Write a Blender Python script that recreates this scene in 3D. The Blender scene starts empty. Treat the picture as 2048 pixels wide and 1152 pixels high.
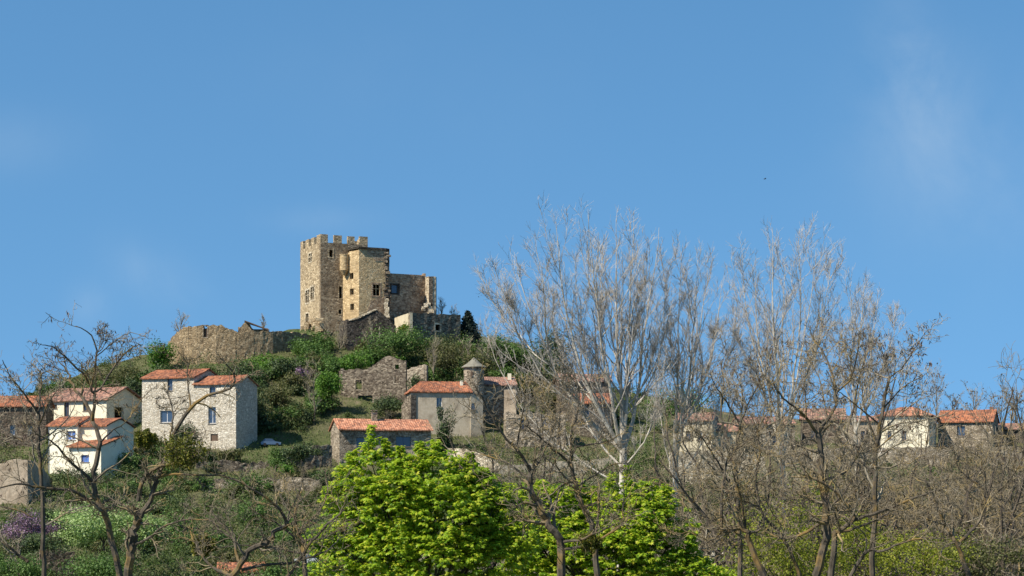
import bpy, math, random
import numpy as np
from mathutils import Vector
R = math.radians
sc = bpy.context.scene
col = sc.collection
# ------------------------------------------------------------------ camera, sky, sun, exposure
F, CX, HY = 3822.0, 1024.0, 1000.0          # focal length, centre column and horizon row of the photograph (2048 px wide)
cam = bpy.data.cameras.new("camera"); cam_o = bpy.data.objects.new("camera", cam); col.objects.link(cam_o)
cam.sensor_width = 36; cam.lens = 36 * F / 2048; cam.shift_y = (HY - 576) / 2048
cam.clip_start = 0.5; cam.clip_end = 9000
cam_o.location = (0, 0, 0); cam_o.rotation_euler = (R(90), 0, 0)
sc.camera = cam_o
SUN_AZ, SUN_EL = R(56), R(46)               # to the left of and behind the camera
to_sun = Vector((-math.sin(SUN_AZ) * math.cos(SUN_EL), -math.cos(SUN_AZ) * math.cos(SUN_EL), math.sin(SUN_EL)))
sun = bpy.data.lights.new("sun", 'SUN'); sun.energy = 5.0; sun.angle = R(0.5); sun.color = (1, .92, .79)
sun_o = bpy.data.objects.new("sun", sun); col.objects.link(sun_o)
sun_o.rotation_euler = to_sun.to_track_quat('Z', 'Y').to_euler(); sun_o.location = to_sun * 300
sc.view_settings.view_transform = 'Standard'; sc.view_settings.look = 'None'
sc.view_settings.exposure = 0.58; sc.view_settings.gamma = 1
world = bpy.data.worlds.new("World"); sc.world = world; world.use_nodes = True

class NT:
    """small node-tree writer"""
    def __init__(s, tree): s.t = tree; s.n = tree.nodes; s.l = tree.links
    def new(s, typ, ins=None, **props):
        nd = s.n.new(typ)
        for k, v in props.items(): setattr(nd, k, v)
        for k, v in (ins or {}).items():
            if isinstance(v, bpy.types.NodeSocket): s.l.new(v, nd.inputs[k])
            else: nd.inputs[k].default_value = v
        return nd
    def math(s, op, a, b=0.0, clamp=False):
        return s.new('ShaderNodeMath', {0: a, 1: b}, operation=op, use_clamp=clamp).outputs[0]
    def mix(s, f, a, b, bt='MIX'):
        m = s.new('ShaderNodeMix', data_type='RGBA', blend_type=bt)
        for i, v in ((0, f), (6, a), (7, b)):
            if isinstance(v, bpy.types.NodeSocket): s.l.new(v, m.inputs[i])
            else: m.inputs[i].default_value = v if i == 0 else (*v, 1)[:4]
        return m.outputs[2]
    def ramp(s, f, stops):
        r = s.new('ShaderNodeValToRGB', {0: f}); e = r.color_ramp.elements
        while len(e) < len(stops): e.new(0.5)
        for el, (p, c) in zip(e, stops): el.position = p; el.color = (*c, 1)[:4] if not isinstance(c, (int, float)) else (c, c, c, 1)
        return r.outputs[0]
    def noise(s, vec, scale, detail=4, rough=.55, dist=0.0):
        return s.new('ShaderNodeTexNoise', {'Vector': vec, 'Scale': scale, 'Detail': detail, 'Roughness': rough, 'Distortion': dist})

wt = NT(world.node_tree); wt.n.clear()
sky = wt.new('ShaderNodeTexSky', sky_type='NISHITA', sun_disc=False)
sky.sun_elevation = SUN_EL; sky.sun_rotation = math.atan2(to_sun.x, to_sun.y)
sky.altitude = 400; sky.air_density = 1.0; sky.dust_density = 0.25; sky.ozone_density = 3.0
tc = wt.new('ShaderNodeTexCoord')
wt.l.new(wt.new('ShaderNodeVectorMath', {0: wt.new('ShaderNodeVectorMath', {0: tc.outputs['Generated'], 1: (1, 1, .62)}, operation='MULTIPLY').outputs[0], 1: (0, 0, .245)}, operation='ADD').outputs[0], sky.inputs[0])   # a clear dry sky: blue well down to the horizon
sep = wt.new('ShaderNodeSeparateXYZ', {0: tc.outputs['Generated']})
el = wt.math('DIVIDE', sep.outputs[2], wt.math('MAXIMUM', wt.math('ABSOLUTE', sep.outputs[1]), .02))
az = wt.math('DIVIDE', sep.outputs[0], wt.math('MAXIMUM', wt.math('ABSOLUTE', sep.outputs[1]), .02))
cn = wt.noise(wt.new('ShaderNodeMapping', {'Vector': tc.outputs['Generated'], 'Rotation': (0, .35, 0), 'Scale': (1.1, 1, 1)}).outputs[0], 14, 8, .6, .35)
cn2 = wt.noise(tc.outputs['Generated'], 3.2, 3, .5, .2)
def wisp(px, py, sx, sy, amt, tilt=0.0):
    amt *= .78
    dx = wt.math('SUBTRACT', az, (px - CX) / F); dy = wt.math('SUBTRACT', el, (HY - py) / F)
    dx = wt.math('ADD', dx, wt.math('MULTIPLY', dy, tilt))
    q = wt.math('ADD', wt.math('POWER', wt.math('DIVIDE', dx, sx / F), 2), wt.math('POWER', wt.math('DIVIDE', dy, sy / F), 2))
    return wt.math('MULTIPLY', wt.math('EXPONENT', wt.math('MULTIPLY', q, -1)), amt)
wsum = None
for a in ((1835, 150, 70, 130, .34, .25), (1850, 260, 130, 160, .15, .2), (1950, 330, 230, 200, .17, 0), (320, 560, 75, 65, .30, .6), (620, 440, 130, 30, .16, 0), (180, 615, 45, 45, .2, 0), (20, 280, 120, 60, .14, 0), (800, 150, 400, 200, .04, 0)):
    v = wisp(*a); wsum = v if wsum is None else wt.math('ADD', wsum, v)
cl = wt.math('MULTIPLY', wsum, wt.math('MULTIPLY', wt.ramp(cn.outputs[0], ((.30, 0.1), (.72, 1.05))), wt.ramp(cn2.outputs[0], ((.25, .5), (.7, 1.0)))))
skc = wt.new('ShaderNodeHueSaturation', {'Hue': .49, 'Saturation': 1.18, 'Value': 1.0, 'Color': sky.outputs[0]}).outputs[0]
skc = wt.mix(wt.math('MINIMUM', cl, .6), skc, (4.3, 4.9, 5.25))
bg = wt.new('ShaderNodeBackground', {'Color': skc, 'Strength': .113})
wt.l.new(bg.outputs[0], wt.new('ShaderNodeOutputWorld').inputs[0])

# ------------------------------------------------------------------ pixel rays and mesh helpers
rs = np.random.RandomState
def W(px, Y): return ((px - CX) / F * Y, Y)
def Z(py, Y): return (HY - py) / F * Y
def P(px, py, Y): return np.array([(px - CX) / F * Y, Y, Z(py, Y)])
def prop(o, label=None, cat=None, group=None, kind=None):
    for k, v in (('label', label), ('category', cat), ('group', group), ('kind', kind)):
        if v: o[k] = v
    return o
def thing(name, label, cat, loc, group=None):
    o = bpy.data.objects.new(name, None); o.empty_display_size = .5; col.objects.link(o); o.location = tuple(float(v) for v in loc)
    return prop(o, label, cat, group)
class Acc:
    def __init__(s): s.v = []; s.f = {}; s.n = 0
    def add(s, v, f):
        v = np.asarray(v, float).reshape(-1, 3); f = np.asarray(f, int)
        if len(f): s.f.setdefault(f.shape[1], []).append(f + s.n)
        s.v.append(v); s.n += len(v)
    def box(s, c, d, M=None):
        x, y, z = np.array(d) / 2
        v = np.array([[sx * x, sy * y, sz * z] for sx in (-1, 1) for sy in (-1, 1) for sz in (-1, 1)])
        if M is not None: v = v @ np.asarray(M).T
        s.add(v + np.array(c), [[0, 1, 3, 2], [4, 6, 7, 5], [0, 4, 5, 1], [2, 3, 7, 6], [0, 2, 6, 4], [1, 5, 7, 3]])
    def mesh(s, name, mat, off=(0, 0, 0), smooth=False):
        v = np.concatenate(s.v) - np.array(off, float)
        me = bpy.data.meshes.new(name); me.vertices.add(len(v)); me.vertices.foreach_set('co', v.ravel())
        ls = []; li = []; st = 0
        for k, fl in s.f.items():
            a = np.concatenate(fl); li.append(a.ravel()); ls.append(st + np.arange(len(a)) * k); st += a.size
        li = np.concatenate(li); ls = np.concatenate(ls)
        me.loops.add(len(li)); me.loops.foreach_set('vertex_index', li)
        me.polygons.add(len(ls)); me.polygons.foreach_set('loop_start', ls)
        me.polygons.foreach_set('use_smooth', np.full(len(ls), smooth))
        me.update(calc_edges=True)
        if mat: me.materials.append(mat)
        return me
def obj(name, acc, mat, parent=None, smooth=False, off=None):
    """one mesh object; the accumulated vertices are in world space, the parent chain carries the origin"""
    o0 = np.zeros(3); p = parent
    while p is not None: o0 = o0 + np.array(p.location); p = p.parent
    if parent is None and off is not None: o0 = np.array(off, float)
    me = acc.mesh(name, mat, o0, smooth)
    o = bpy.data.objects.new(name, me); col.objects.link(o); o.parent = parent
    if parent is None: o.location = tuple(o0)
    return o
def children_of(o): return [c for c in bpy.data.objects if c.parent == o]
def copy_tree(o, kids, loc, rz, scale):
    c = o.copy(); col.objects.link(c); c.location = tuple(loc); c.rotation_euler.z = rz; c.scale = (scale,) * 3
    for k in kids:
        d = k.copy(); col.objects.link(d); d.parent = c
    return c

def smooth_path(pts, n=14):
    pts = np.array(pts, float); m = len(pts); ext = np.vstack([2 * pts[0] - pts[1], pts, 2 * pts[-1] - pts[-2]])
    t = np.linspace(0, m - 1, n); i = np.clip(t.astype(int), 0, m - 2); f = (t - i)[:, None]
    a, b, c, d = ext[i], ext[i + 1], ext[i + 2], ext[i + 3]
    return .5 * (2 * b + (c - a) * f + (2 * a - 5 * b + 4 * c - d) * f ** 2 + (3 * b - a - 3 * c + d) * f ** 3)

# ------------------------------------------------------------------ materials (base colours)
def newmat(name):
    m = bpy.data.materials.new(name); m.use_nodes = True; t = NT(m.node_tree); t.n.clear()
    out = t.new('ShaderNodeOutputMaterial'); return m, t, out
def bsdf(t, out, colr, rough=.9, spec=.2, bump=None, bs=.4, bd=.1):
    ins = {'Base Color': colr if isinstance(colr, bpy.types.NodeSocket) else (*colr, 1)[:4], 'Roughness': rough, 'Specular IOR Level': spec}
    if bump is not None: ins['Normal'] = t.new('ShaderNodeBump', {'Strength': bs, 'Distance': bd, 'Height': bump}).outputs[0]
    b = t.new('ShaderNodeBsdfPrincipled', ins); t.l.new(b.outputs[0], out.inputs[0]); return b
def stone(name, a, b, c, size=.55, mortar=.35, stain=(.1, .085, .07), stain_amt=.6, ss=.16, dk=.5):
    """coursed rubble: random stones of three colours, pale joints, broad weather stains"""
    m, t, out = newmat(name); co = t.new('ShaderNodeTexCoord').outputs['Object']
    wob = t.noise(co, .9, 3)
    vec = t.new('ShaderNodeMapping', {'Vector': t.mix(.12, co, wob.outputs['Color'], 'ADD'), 'Scale': (1, 1, 1.7)}).outputs[0]
    v = t.new('ShaderNodeTexVoronoi', {'Vector': vec, 'Scale': 1 / size})
    ve = t.new('ShaderNodeTexVoronoi', {'Vector': vec, 'Scale': 1 / size}, feature='DISTANCE_TO_EDGE')
    rnd = t.new('ShaderNodeSeparateColor', {0: v.outputs['Color']}).outputs[0]
    colr = t.ramp(rnd, ((0, tuple(x * (dk + .05) for x in c)), (.22, c), (.55, a), (.85, b), (1, tuple(min(1, x * 1.3) for x in b))))
    joint = t.ramp(ve.outputs['Distance'], ((.02, 1.0), (.12, 0.0)))
    colr = t.mix(t.math('MULTIPLY', joint, mortar), colr, tuple(min(1, x * 1.15) for x in b))
    n1 = t.noise(co, ss, 6, .62); n2 = t.noise(co, ss * 6, 5, .6, .4)
    colr = t.mix(t.math('MULTIPLY', t.ramp(n1.outputs[0], ((.42, 0.0), (.66, 1.0))), stain_amt), colr, stain)
    colr = t.mix(t.ramp(n2.outputs[0], ((.50, 0.0), (.72, .75))), colr, tuple(x * dk for x in c))
    colr = t.mix(t.ramp(t.noise(co, ss * 3.1, 4, .6).outputs[0], ((.55, 0.0), (.75, .55))), colr, tuple(min(1, x * 1.25) for x in b))
    h = t.math('ADD', t.math('MULTIPLY', joint, -.7), t.math('ADD', t.noise(co, 3.5, 4).outputs[0], t.math('MULTIPLY', n2.outputs[0], 1.3)))
    bsdf(t, out, colr, .95, .1, h, .9, .16); return m
def plaster(name, a, b, stain, amt=.5, ss=.35, bump=.4):
    m, t, out = newmat(name); co = t.new('ShaderNodeTexCoord').outputs['Object']
    n1 = t.noise(co, ss, 6, .65); n2 = t.noise(co, 2.2, 5, .6, .3)
    st = t.noise(t.new('ShaderNodeMapping', {'Vector': co, 'Scale': (1.4, 1.4, .18)}).outputs[0], 1.2, 4)
    colr = t.mix(t.ramp(n2.outputs[0], ((.3, 0.0), (.7, 1.0))), a, b)
    colr = t.mix(t.math('MULTIPLY', t.ramp(n1.outputs[0], ((.46, 0.0), (.7, 1.0))), amt), colr, stain)
    colr = t.mix(t.math('MULTIPLY', t.ramp(st.outputs[0], ((.55, 0.0), (.75, 1.0))), amt * .5), colr, stain)
    bsdf(t, out, colr, .92, .12, t.math('ADD', n2.outputs[0], t.noise(co, 9, 3).outputs[0]), bump, .06); return m
def tiles(name, a, b, c):
    m, t, out = newmat(name); co = t.new('ShaderNodeTexCoord').outputs['Object']
    v = t.new('ShaderNodeTexVoronoi', {'Vector': t.new('ShaderNodeMapping', {'Vector': co, 'Scale': (2.4, 1.9, 2)}).outputs[0], 'Scale': 1.0})
    rnd = t.new('ShaderNodeSeparateColor', {0: v.outputs['Color']}).outputs[0]
    colr = t.ramp(rnd, ((0, tuple(x * .7 for x in c)), (.25, c), (.5, a), (.78, b), (1, tuple(min(1, x * 1.12) for x in b))))
    colr = t.mix(t.ramp(t.noise(co, .5, 5, .65).outputs[0], ((.45, 0.0), (.72, .8))), colr, c)
    colr = t.mix(t.ramp(t.noise(co, 1.3, 5, .65).outputs[0], ((.58, 0.0), (.75, .5))), colr, (.14, .12, .085))
    bsdf(t, out, colr, .85, .2, t.noise(co, 4, 3).outputs[0], .5, .06); return m
def leaf(name, stops, trans=.35, rough=.55, patch=None, ps=.12):
    """leaf colours differ leaf by leaf (and, with patch, plant by plant)"""
    m, t, out = newmat(name); g = t.new('ShaderNodeNewGeometry')
    colr = t.ramp(g.outputs['Random Per Island'], stops)
    if patch:
        co = t.new('ShaderNodeTexCoord').outputs['Object']
        colr = t.mix(t.ramp(t.noise(co, ps, 3, .6).outputs[0], ((.40, 0.0), (.60, .9))), colr, t.ramp(g.outputs['Random Per Island'], patch))
    b = t.new('ShaderNodeBsdfPrincipled', {'Base Color': colr, 'Roughness': rough, 'Specular IOR Level': .3})
    tr = t.new('ShaderNodeBsdfTranslucent', {'Color': t.mix(.5, colr, (.95, 1, .35), 'MULTIPLY')})
    mx = t.new('ShaderNodeMixShader', {0: trans, 1: b.outputs[0], 2: tr.outputs[0]}); t.l.new(mx.outputs[0], out.inputs[0]); return m
def bark(name, a, b, lich=None, amt=.5, sc_=2.0):
    m, t, out = newmat(name); co = t.new('ShaderNodeTexCoord').outputs['Object']
    n = t.noise(t.new('ShaderNodeMapping', {'Vector': co, 'Scale': (1, 1, .4)}).outputs[0], sc_, 5, .65)
    colr = t.ramp(n.outputs[0], ((.32, a), (.66, b)))
    if lich: colr = t.mix(t.math('MULTIPLY', t.ramp(t.noise(co, 1.1, 5, .65).outputs[0], ((.5, 0.0), (.62, 1.0))), amt), colr, lich)
    bsdf(t, out, colr, .9, .15, n.outputs[0], .5, .03); return m
def plain(name, c, rough=.6, metal=0.0, spec=.4, var=.15):
    m, t, out = newmat(name); co = t.new('ShaderNodeTexCoord').outputs['Object']
    n = t.noise(co, 2.5, 4)
    colr = t.mix(n.outputs[0], tuple(x * (1 - var) for x in c), tuple(min(1, x * (1 + var)) for x in c))
    b = bsdf(t, out, colr, rough, spec); b.inputs['Metallic'].default_value = metal; return m

M = {}
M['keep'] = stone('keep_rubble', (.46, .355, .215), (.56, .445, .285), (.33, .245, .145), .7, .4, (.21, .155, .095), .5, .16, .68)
M['keep_front'] = stone('dark_keep_rubble', (.32, .24, .15), (.41, .32, .21), (.22, .16, .10), .7, .35, (.13, .095, .065), .6, .16, .6)  # front face of the keep, darker than its other walls
M['render'] = stone('ochre_render', (.57, .42, .225), (.64, .485, .28), (.48, .345, .185), .65, .2, (.31, .22, .125), .5, .2, .72)
M['wing'] = stone('brown_rubble', (.42, .30, .19), (.51, .385, .255), (.28, .19, .12), .6, .3, (.17, .115, .08), .5, .16, .65)
M['pale'] = stone('pale_dressed_stone', (.55, .46, .32), (.66, .57, .42), (.4, .32, .21), .7, .3, (.3, .24, .17), .35)
M['ruin'] = stone('grey_brown_rubble', (.225, .182, .13), (.325, .27, .198), (.12, .093, .068), .5, .3, (.08, .06, .05), .6)
M['gable'] = stone('dark_rubble', (.085, .07, .058), (.15, .125, .1), (.045, .038, .032), .5, .25, (.035, .032, .022), .7)  # much darker than the other rubble
M['rampart'] = stone('ochre_rubble', (.36, .265, .15), (.45, .35, .22), (.25, .18, .105), .42, .2, (.19, .14, .085), .6)
M['whitewall'] = stone('whitewashed_rubble', (.58, .525, .42), (.66, .60, .49), (.46, .395, .295), .5, .5, (.52, .45, .34), .4, .25, .8)
M['cream_stone'] = plaster('cream_limewash', (.52, .44, .29), (.6, .52, .37), (.34, .27, .17), .7, .4)
M['cream'] = plaster('cream_plaster', (.72, .64, .46), (.8, .73, .56), (.5, .42, .28), .55, .3)
M['offwhite'] = plaster('offwhite_plaster', (.76, .7, .53), (.82, .77, .61), (.5, .45, .33), .45)
M['greyplaster'] = plaster('grey_beige_plaster', (.42, .35, .25), (.52, .445, .33), (.25, .195, .13), .9, .3, .7)
M['oldplaster'] = plaster('flaking_plaster', (.36, .285, .205), (.50, .41, .30), (.19, .14, .095), .9, .3, 1.0)
M['house_stone'] = stone('warm_rubble', (.36, .295, .21), (.47, .395, .295), (.21, .165, .115), .55, .4, (.12, .095, .07), .5)
M['brownstone'] = stone('brown_house_rubble', (.16, .125, .09), (.24, .19, .14), (.085, .065, .05), .55, .3, (.07, .055, .045), .5)
M['tile'] = tiles('orange_tile', (.31, .104, .046), (.39, .16, .082), (.17, .078, .05))
M['tile_pale'] = tiles('salmon_tile', (.42, .165, .085), (.51, .25, .15), (.26, .12, .075))
M['tile_old'] = tiles('weathered_tile', (.29, .135, .09), (.38, .215, .15), (.16, .10, .078))
M['slab'] = plaster('lauze_slab', (.19, .175, .135), (.25, .235, .185), (.12, .11, .085), .6, .6)
M['glass'] = plain('window_glass', (.035, .055, .09), .15, 0, .9)
M['frame'] = plain('painted_frame', (.62, .62, .6), .5)
M['surround'] = plain('dark_reveal', (.2, .165, .125), .9)
M['blue'] = plain('blue_shutter', (.075, .16, .42), .55)
M['slate_blue'] = plain('slate_blue_shutter', (.075, .105, .16), .55)
M['wood'] = plain('old_timber', (.11, .07, .045), .85)
M['zinc'] = plain('zinc', (.35, .36, .37), .4, .6)
M['bark_pale'] = bark('pale_poplar_bark', (.30, .265, .21), (.60, .545, .455), (.16, .14, .10), .45, 1.4)
M['twig_pale'] = bark('poplar_twig', (.23, .205, .175), (.42, .385, .335))
M['bark_dark'] = bark('dark_furrowed_bark', (.038, .032, .024), (.125, .104, .077), (.27, .17, .045), .6, 6)
M['twig_dark'] = bark('dark_twig', (.08, .066, .046), (.21, .175, .12), (.34, .24, .08), .6)
M['twig_grey'] = bark('grey_brown_twig', (.15, .128, .092), (.33, .285, .21), (.34, .26, .10), .4)
M['trunk'] = bark('brown_bark', (.05, .04, .03), (.13, .105, .08))
M['pod'] = leaf('dry_pod', ((0, (.035, .02, .014)), (.6, (.075, .042, .028)), (1, (.15, .09, .05))), .15)
M['maple'] = leaf('spring_maple_leaf', ((0, (.11, .225, .018)), (.3, (.26, .40, .022)), (.72, (.40, .51, .03)), (1, (.58, .57, .065))), .5, .45)
M['bright'] = leaf('bright_leaf', ((0, (.055, .13, .016)), (.6, (.095, .21, .022)), (1, (.17, .28, .035))), .35)
M['mid'] = leaf('mid_green_leaf', ((0, (.045, .095, .018)), (.6, (.085, .16, .03)), (1, (.15, .235, .055))), .3)
M['dark'] = leaf('dark_evergreen_leaf', ((0, (.026, .046, .016)), (.6, (.058, .092, .029)), (1, (.12, .155, .052))), .2)
M['olive'] = leaf('olive_leaf', ((0, (.06, .07, .02)), (.6, (.105, .115, .036)), (1, (.18, .165, .065))), .3)
M['yellow'] = leaf('yellow_green_leaf', ((0, (.13, .17, .014)), (.6, (.22, .25, .02)), (1, (.33, .33, .045))), .4)
M['paleg'] = leaf('pale_blossom_leaf', ((0, (.12, .21, .05)), (.5, (.26, .38, .11)), (1, (.45, .53, .25))), .3)
M['lilac'] = leaf('lilac_flower', ((0, (.07, .05, .055)), (.5, (.23, .135, .22)), (1, (.38, .25, .36))), .3)
M['needle'] = leaf('conifer_needle', ((0, (.008, .016, .012)), (.6, (.016, .03, .022)), (1, (.035, .055, .04))), .1)
M['mistle'] = leaf('mistletoe_leaf', ((0, (.05, .065, .008)), (.6, (.12, .13, .014)), (1, (.24, .22, .03))), .3)
M['scrub'] = leaf('scrub_leaf', ((0, (.06, .088, .022)), (.6, (.108, .148, .036)), (1, (.18, .20, .062))), .25, .6,
                  ((0, (.026, .045, .014)), (.6, (.046, .078, .022)), (1, (.085, .125, .035))), .09)
M['grassb'] = leaf('grass_blade', ((0, (.08, .10, .024)), (.6, (.14, .16, .045)), (1, (.24, .22, .09))), .3, .6,
                   ((0, (.055, .105, .02)), (.6, (.095, .175, .034)), (1, (.15, .23, .055))), .06)
def ground_mat():
    m, t, out = newmat('hillside_soil'); co = t.new('ShaderNodeTexCoord').outputs['Object']
    a = t.noise(co, .05, 6, .65); b = t.noise(co, .6, 6, .65); c = t.noise(co, .16, 4, .6)
    colr = t.mix(t.ramp(a.outputs[0], ((.38, 0.0), (.6, 1.0))), (.075, .088, .032), (.12, .105, .06))
    colr = t.mix(t.ramp(b.outputs[0], ((.45, 0.0), (.7, .8))), colr, (.05, .06, .022))
    colr = t.mix(t.ramp(c.outputs[0], ((.62, 0.0), (.75, .8))), colr, (.22, .175, .115))
    bsdf(t, out, colr, .95, .1, b.outputs[0], .8, .3); return m
M['ground'] = ground_mat()

# ------------------------------------------------------------------ ground: one sheet, valley floor rising to the castle hill
UX = np.array([-500, 0, 200, 400, 600, 760, 900, 1050, 1200, 1500, 1800, 2100, 2600.])
ROWS = [  # depth, then the photograph row at which the bare ground of that depth shows, per column
    (235, [1228] * 13),
    (290, [1125, 1120, 1115, 1112, 1112, 1112, 1112, 1112, 1112, 1115, 1118, 1120, 1120]),
    (350, [1020, 1012, 1008, 1008, 1015, 1018, 1018, 1015, 1010, 1005, 1000, 1000, 1000]),
    (385, [958, 950, 945, 945, 955, 968, 966, 962, 955, 945, 940, 940, 940]),
    (412, [905, 895, 885, 882, 886, 902, 898, 902, 905, 898, 890, 888, 888]),
    (440, [872, 862, 838, 800, 800, 812, 816, 832, 855, 866, 866, 868, 868]),
    (468, [852, 836, 785, 728, 716, 720, 730, 772, 815, 848, 854, 856, 856]),
    (492, [842, 816, 740, 690, 664, 664, 664, 706, 780, 838, 850, 852, 852]),
    (520, [842, 814, 732, 690, 660, 660, 660, 694, 774, 836, 850, 852, 852])]
RY = np.array([-400, 180] + [r[0] for r in ROWS] + [640, 900, 1500, 6000.])
RZ = np.array([[-14.] * 13, [-14.] * 13] + [[(HY - p) / F * r[0] for p in r[1]] for r in ROWS])
RZ = np.vstack([RZ, RZ[-1] * .8, RZ[-1] * .2 - 8, [-14.] * 13, [-14.] * 13])
def H(x, y):
    x = np.atleast_1d(np.asarray(x, float)); y = np.atleast_1d(np.asarray(y, float))
    u = np.clip(x / np.maximum(y, 180) * F + CX, UX[0], UX[-1])
    i = np.clip(np.searchsorted(RY, y) - 1, 0, len(RY) - 2); t = np.clip((y - RY[i]) / (RY[i + 1] - RY[i]), 0, 1)
    j = np.clip(np.searchsorted(UX, u) - 1, 0, len(UX) - 2); s = (u - UX[j]) / (UX[j + 1] - UX[j])
    z = (1 - t) * ((1 - s) * RZ[i, j] + s * RZ[i, j + 1]) + t * ((1 - s) * RZ[i + 1, j] + s * RZ[i + 1, j + 1])
    bump = .5 * np.sin(x * .31 + 1.7 * np.sin(y * .13)) * np.sin(y * .37 + np.sin(x * .17)) + .25 * np.sin(x * .83 + y * .57) * np.sin(y * .91 - x * .4)
    return z + bump * np.clip((y - 230) / 60, 0, 1) * np.clip((700 - y) / 100, 0, 1)
def build_ground():
    xs = np.concatenate([[-5000, -2500, -1200, -600, -350], np.arange(-200, 201, 1.6), [350, 600, 1200, 2500, 5000]])
    ys = np.concatenate([[-400, -100, 0, 60, 120, 160, 200, 225], np.arange(235, 540, 1.6), [560, 600, 640, 700, 800, 900, 1100, 1500, 2500, 6000]])
    X, Y = np.meshgrid(xs, ys); z = H(X.ravel(), Y.ravel())
    a = Acc(); nx = len(xs); i = (np.arange(len(ys) - 1)[:, None] * nx + np.arange(nx - 1)).ravel()
    a.add(np.stack([X.ravel(), Y.ravel(), z], 1), np.stack([i, i + 1, i + nx + 1, i + nx], 1))
    prop(obj('ground', a, M['ground'], smooth=True), kind='structure')
build_ground()

# ------------------------------------------------------------------ wall building
class Seg:
    """a wall from A to B (world xy), A on the left seen from outside; rows and columns of the photograph give its openings and its top"""
    def __init__(s, A, B):
        s.A = np.array(A, float); s.B = np.array(B, float); d = s.B - s.A; s.L = np.hypot(*d); s.d = d / s.L; s.n = np.array([-s.d[1], s.d[0]])
    def u(s, px):
        k = (px - CX) / F; return (k * s.A[1] - s.A[0]) / (s.d[0] - k * s.d[1])
    def at(s, u): return s.A + s.d * u
    def z(s, px, py): return Z(py, s.at(s.u(px))[1])
    def rect(s, px0, px1, py0, py1):
        c = (px0 + px1) / 2; return (s.u(px0), s.u(px1), s.z(c, py1), s.z(c, py0))
    def w(s, u, dep, z): p = s.A + s.d * u + s.n * dep; return [p[0], p[1], z]
    def top(s, pts):
        us = [s.u(a) for a, b in pts]; zs = [s.z(a, b) for a, b in pts]; return lambda u: float(np.interp(u, us, zs))
def wall(a, sg, base, top, t=.6, holes=(), u0=0.0, u1=None, rough=0.0, seed=1, step=1.0):
    """a wall with real thickness, through-openings and a possibly ragged top"""
    u1 = sg.L if u1 is None else u1; rn = random.Random(seed)
    if not callable(top): tv = top; top = lambda u: tv
    us = set(np.linspace(u0, u1, max(2, int((u1 - u0) / step) + 2)).round(4))
    for h in holes: us |= {round(h[0], 4), round(h[1], 4)}
    us = sorted(min(max(u, u0), u1) for u in us if u0 - 1e-3 <= u <= u1 + 1e-3)
    tops = [top(u) + rn.uniform(-rough, rough) for u in us]
    vs = set(np.linspace(base, max(tops), max(2, int((max(tops) - base) / (step * 1.5)) + 2)).round(4))
    for h in holes: vs |= {round(h[2], 4), round(h[3], 4)}
    vs = sorted(vs); nu, nv = len(us), len(vs)
    keep = np.zeros((nu - 1, nv - 1), bool)
    for i in range(nu - 1):
        for j in range(nv - 1):
            cu, cv = (us[i] + us[i + 1]) / 2, (vs[j] + vs[j + 1]) / 2
            keep[i, j] = vs[j] < max(tops[i], tops[i + 1]) - .02 and not any(h[0] < cu < h[1] and h[2] < cv < h[3] for h in holes)
    jit = [[(rn.uniform(-1, 1) * rough * .25) for j in range(nv)] for i in range(nu)]
    V = []; idx = lambda i, j, b: (i * nv + j) * 2 + b
    for i in range(nu):
        for j in range(nv):
            z = min(vs[j], tops[i])
            V.append(sg.w(us[i], 0 + (jit[i][j] if rough else 0), z)); V.append(sg.w(us[i], t, z))
    Q = []
    g = lambda i, j: 0 <= i < nu - 1 and 0 <= j < nv - 1 and keep[i, j]
    for i in range(nu - 1):
        for j in range(nv - 1):
            if not keep[i, j]: continue
            Q.append([idx(i, j, 0), idx(i + 1, j, 0), idx(i + 1, j + 1, 0), idx(i, j + 1, 0)])
            Q.append([idx(i, j, 1), idx(i, j + 1, 1), idx(i + 1, j + 1, 1), idx(i + 1, j, 1)])
            for (di, dj, p, q) in ((-1, 0, (i, j), (i, j + 1)), (1, 0, (i + 1, j + 1), (i + 1, j)), (0, -1, (i + 1, j), (i, j)), (0, 1, (i, j + 1), (i + 1, j + 1))):
                if not g(i + di, j + dj): Q.append([idx(*p, 0), idx(*q, 0), idx(*q, 1), idx(*p, 1)])
    a.add(V, Q)
def slab(a, pts, th):
    """a flat or tilted polygon given thickness downwards"""
    pts = np.array(pts, float); n = len(pts); b = pts.copy(); b[:, 2] -= th
    a.add(np.vstack([pts, b]), [[i, (i + 1) % n, (i + 1) % n + n, i + n] for i in range(n)])
    a.add(np.vstack([pts, b]), [list(range(n)), list(range(2 * n - 1, n - 1, -1))])
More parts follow.
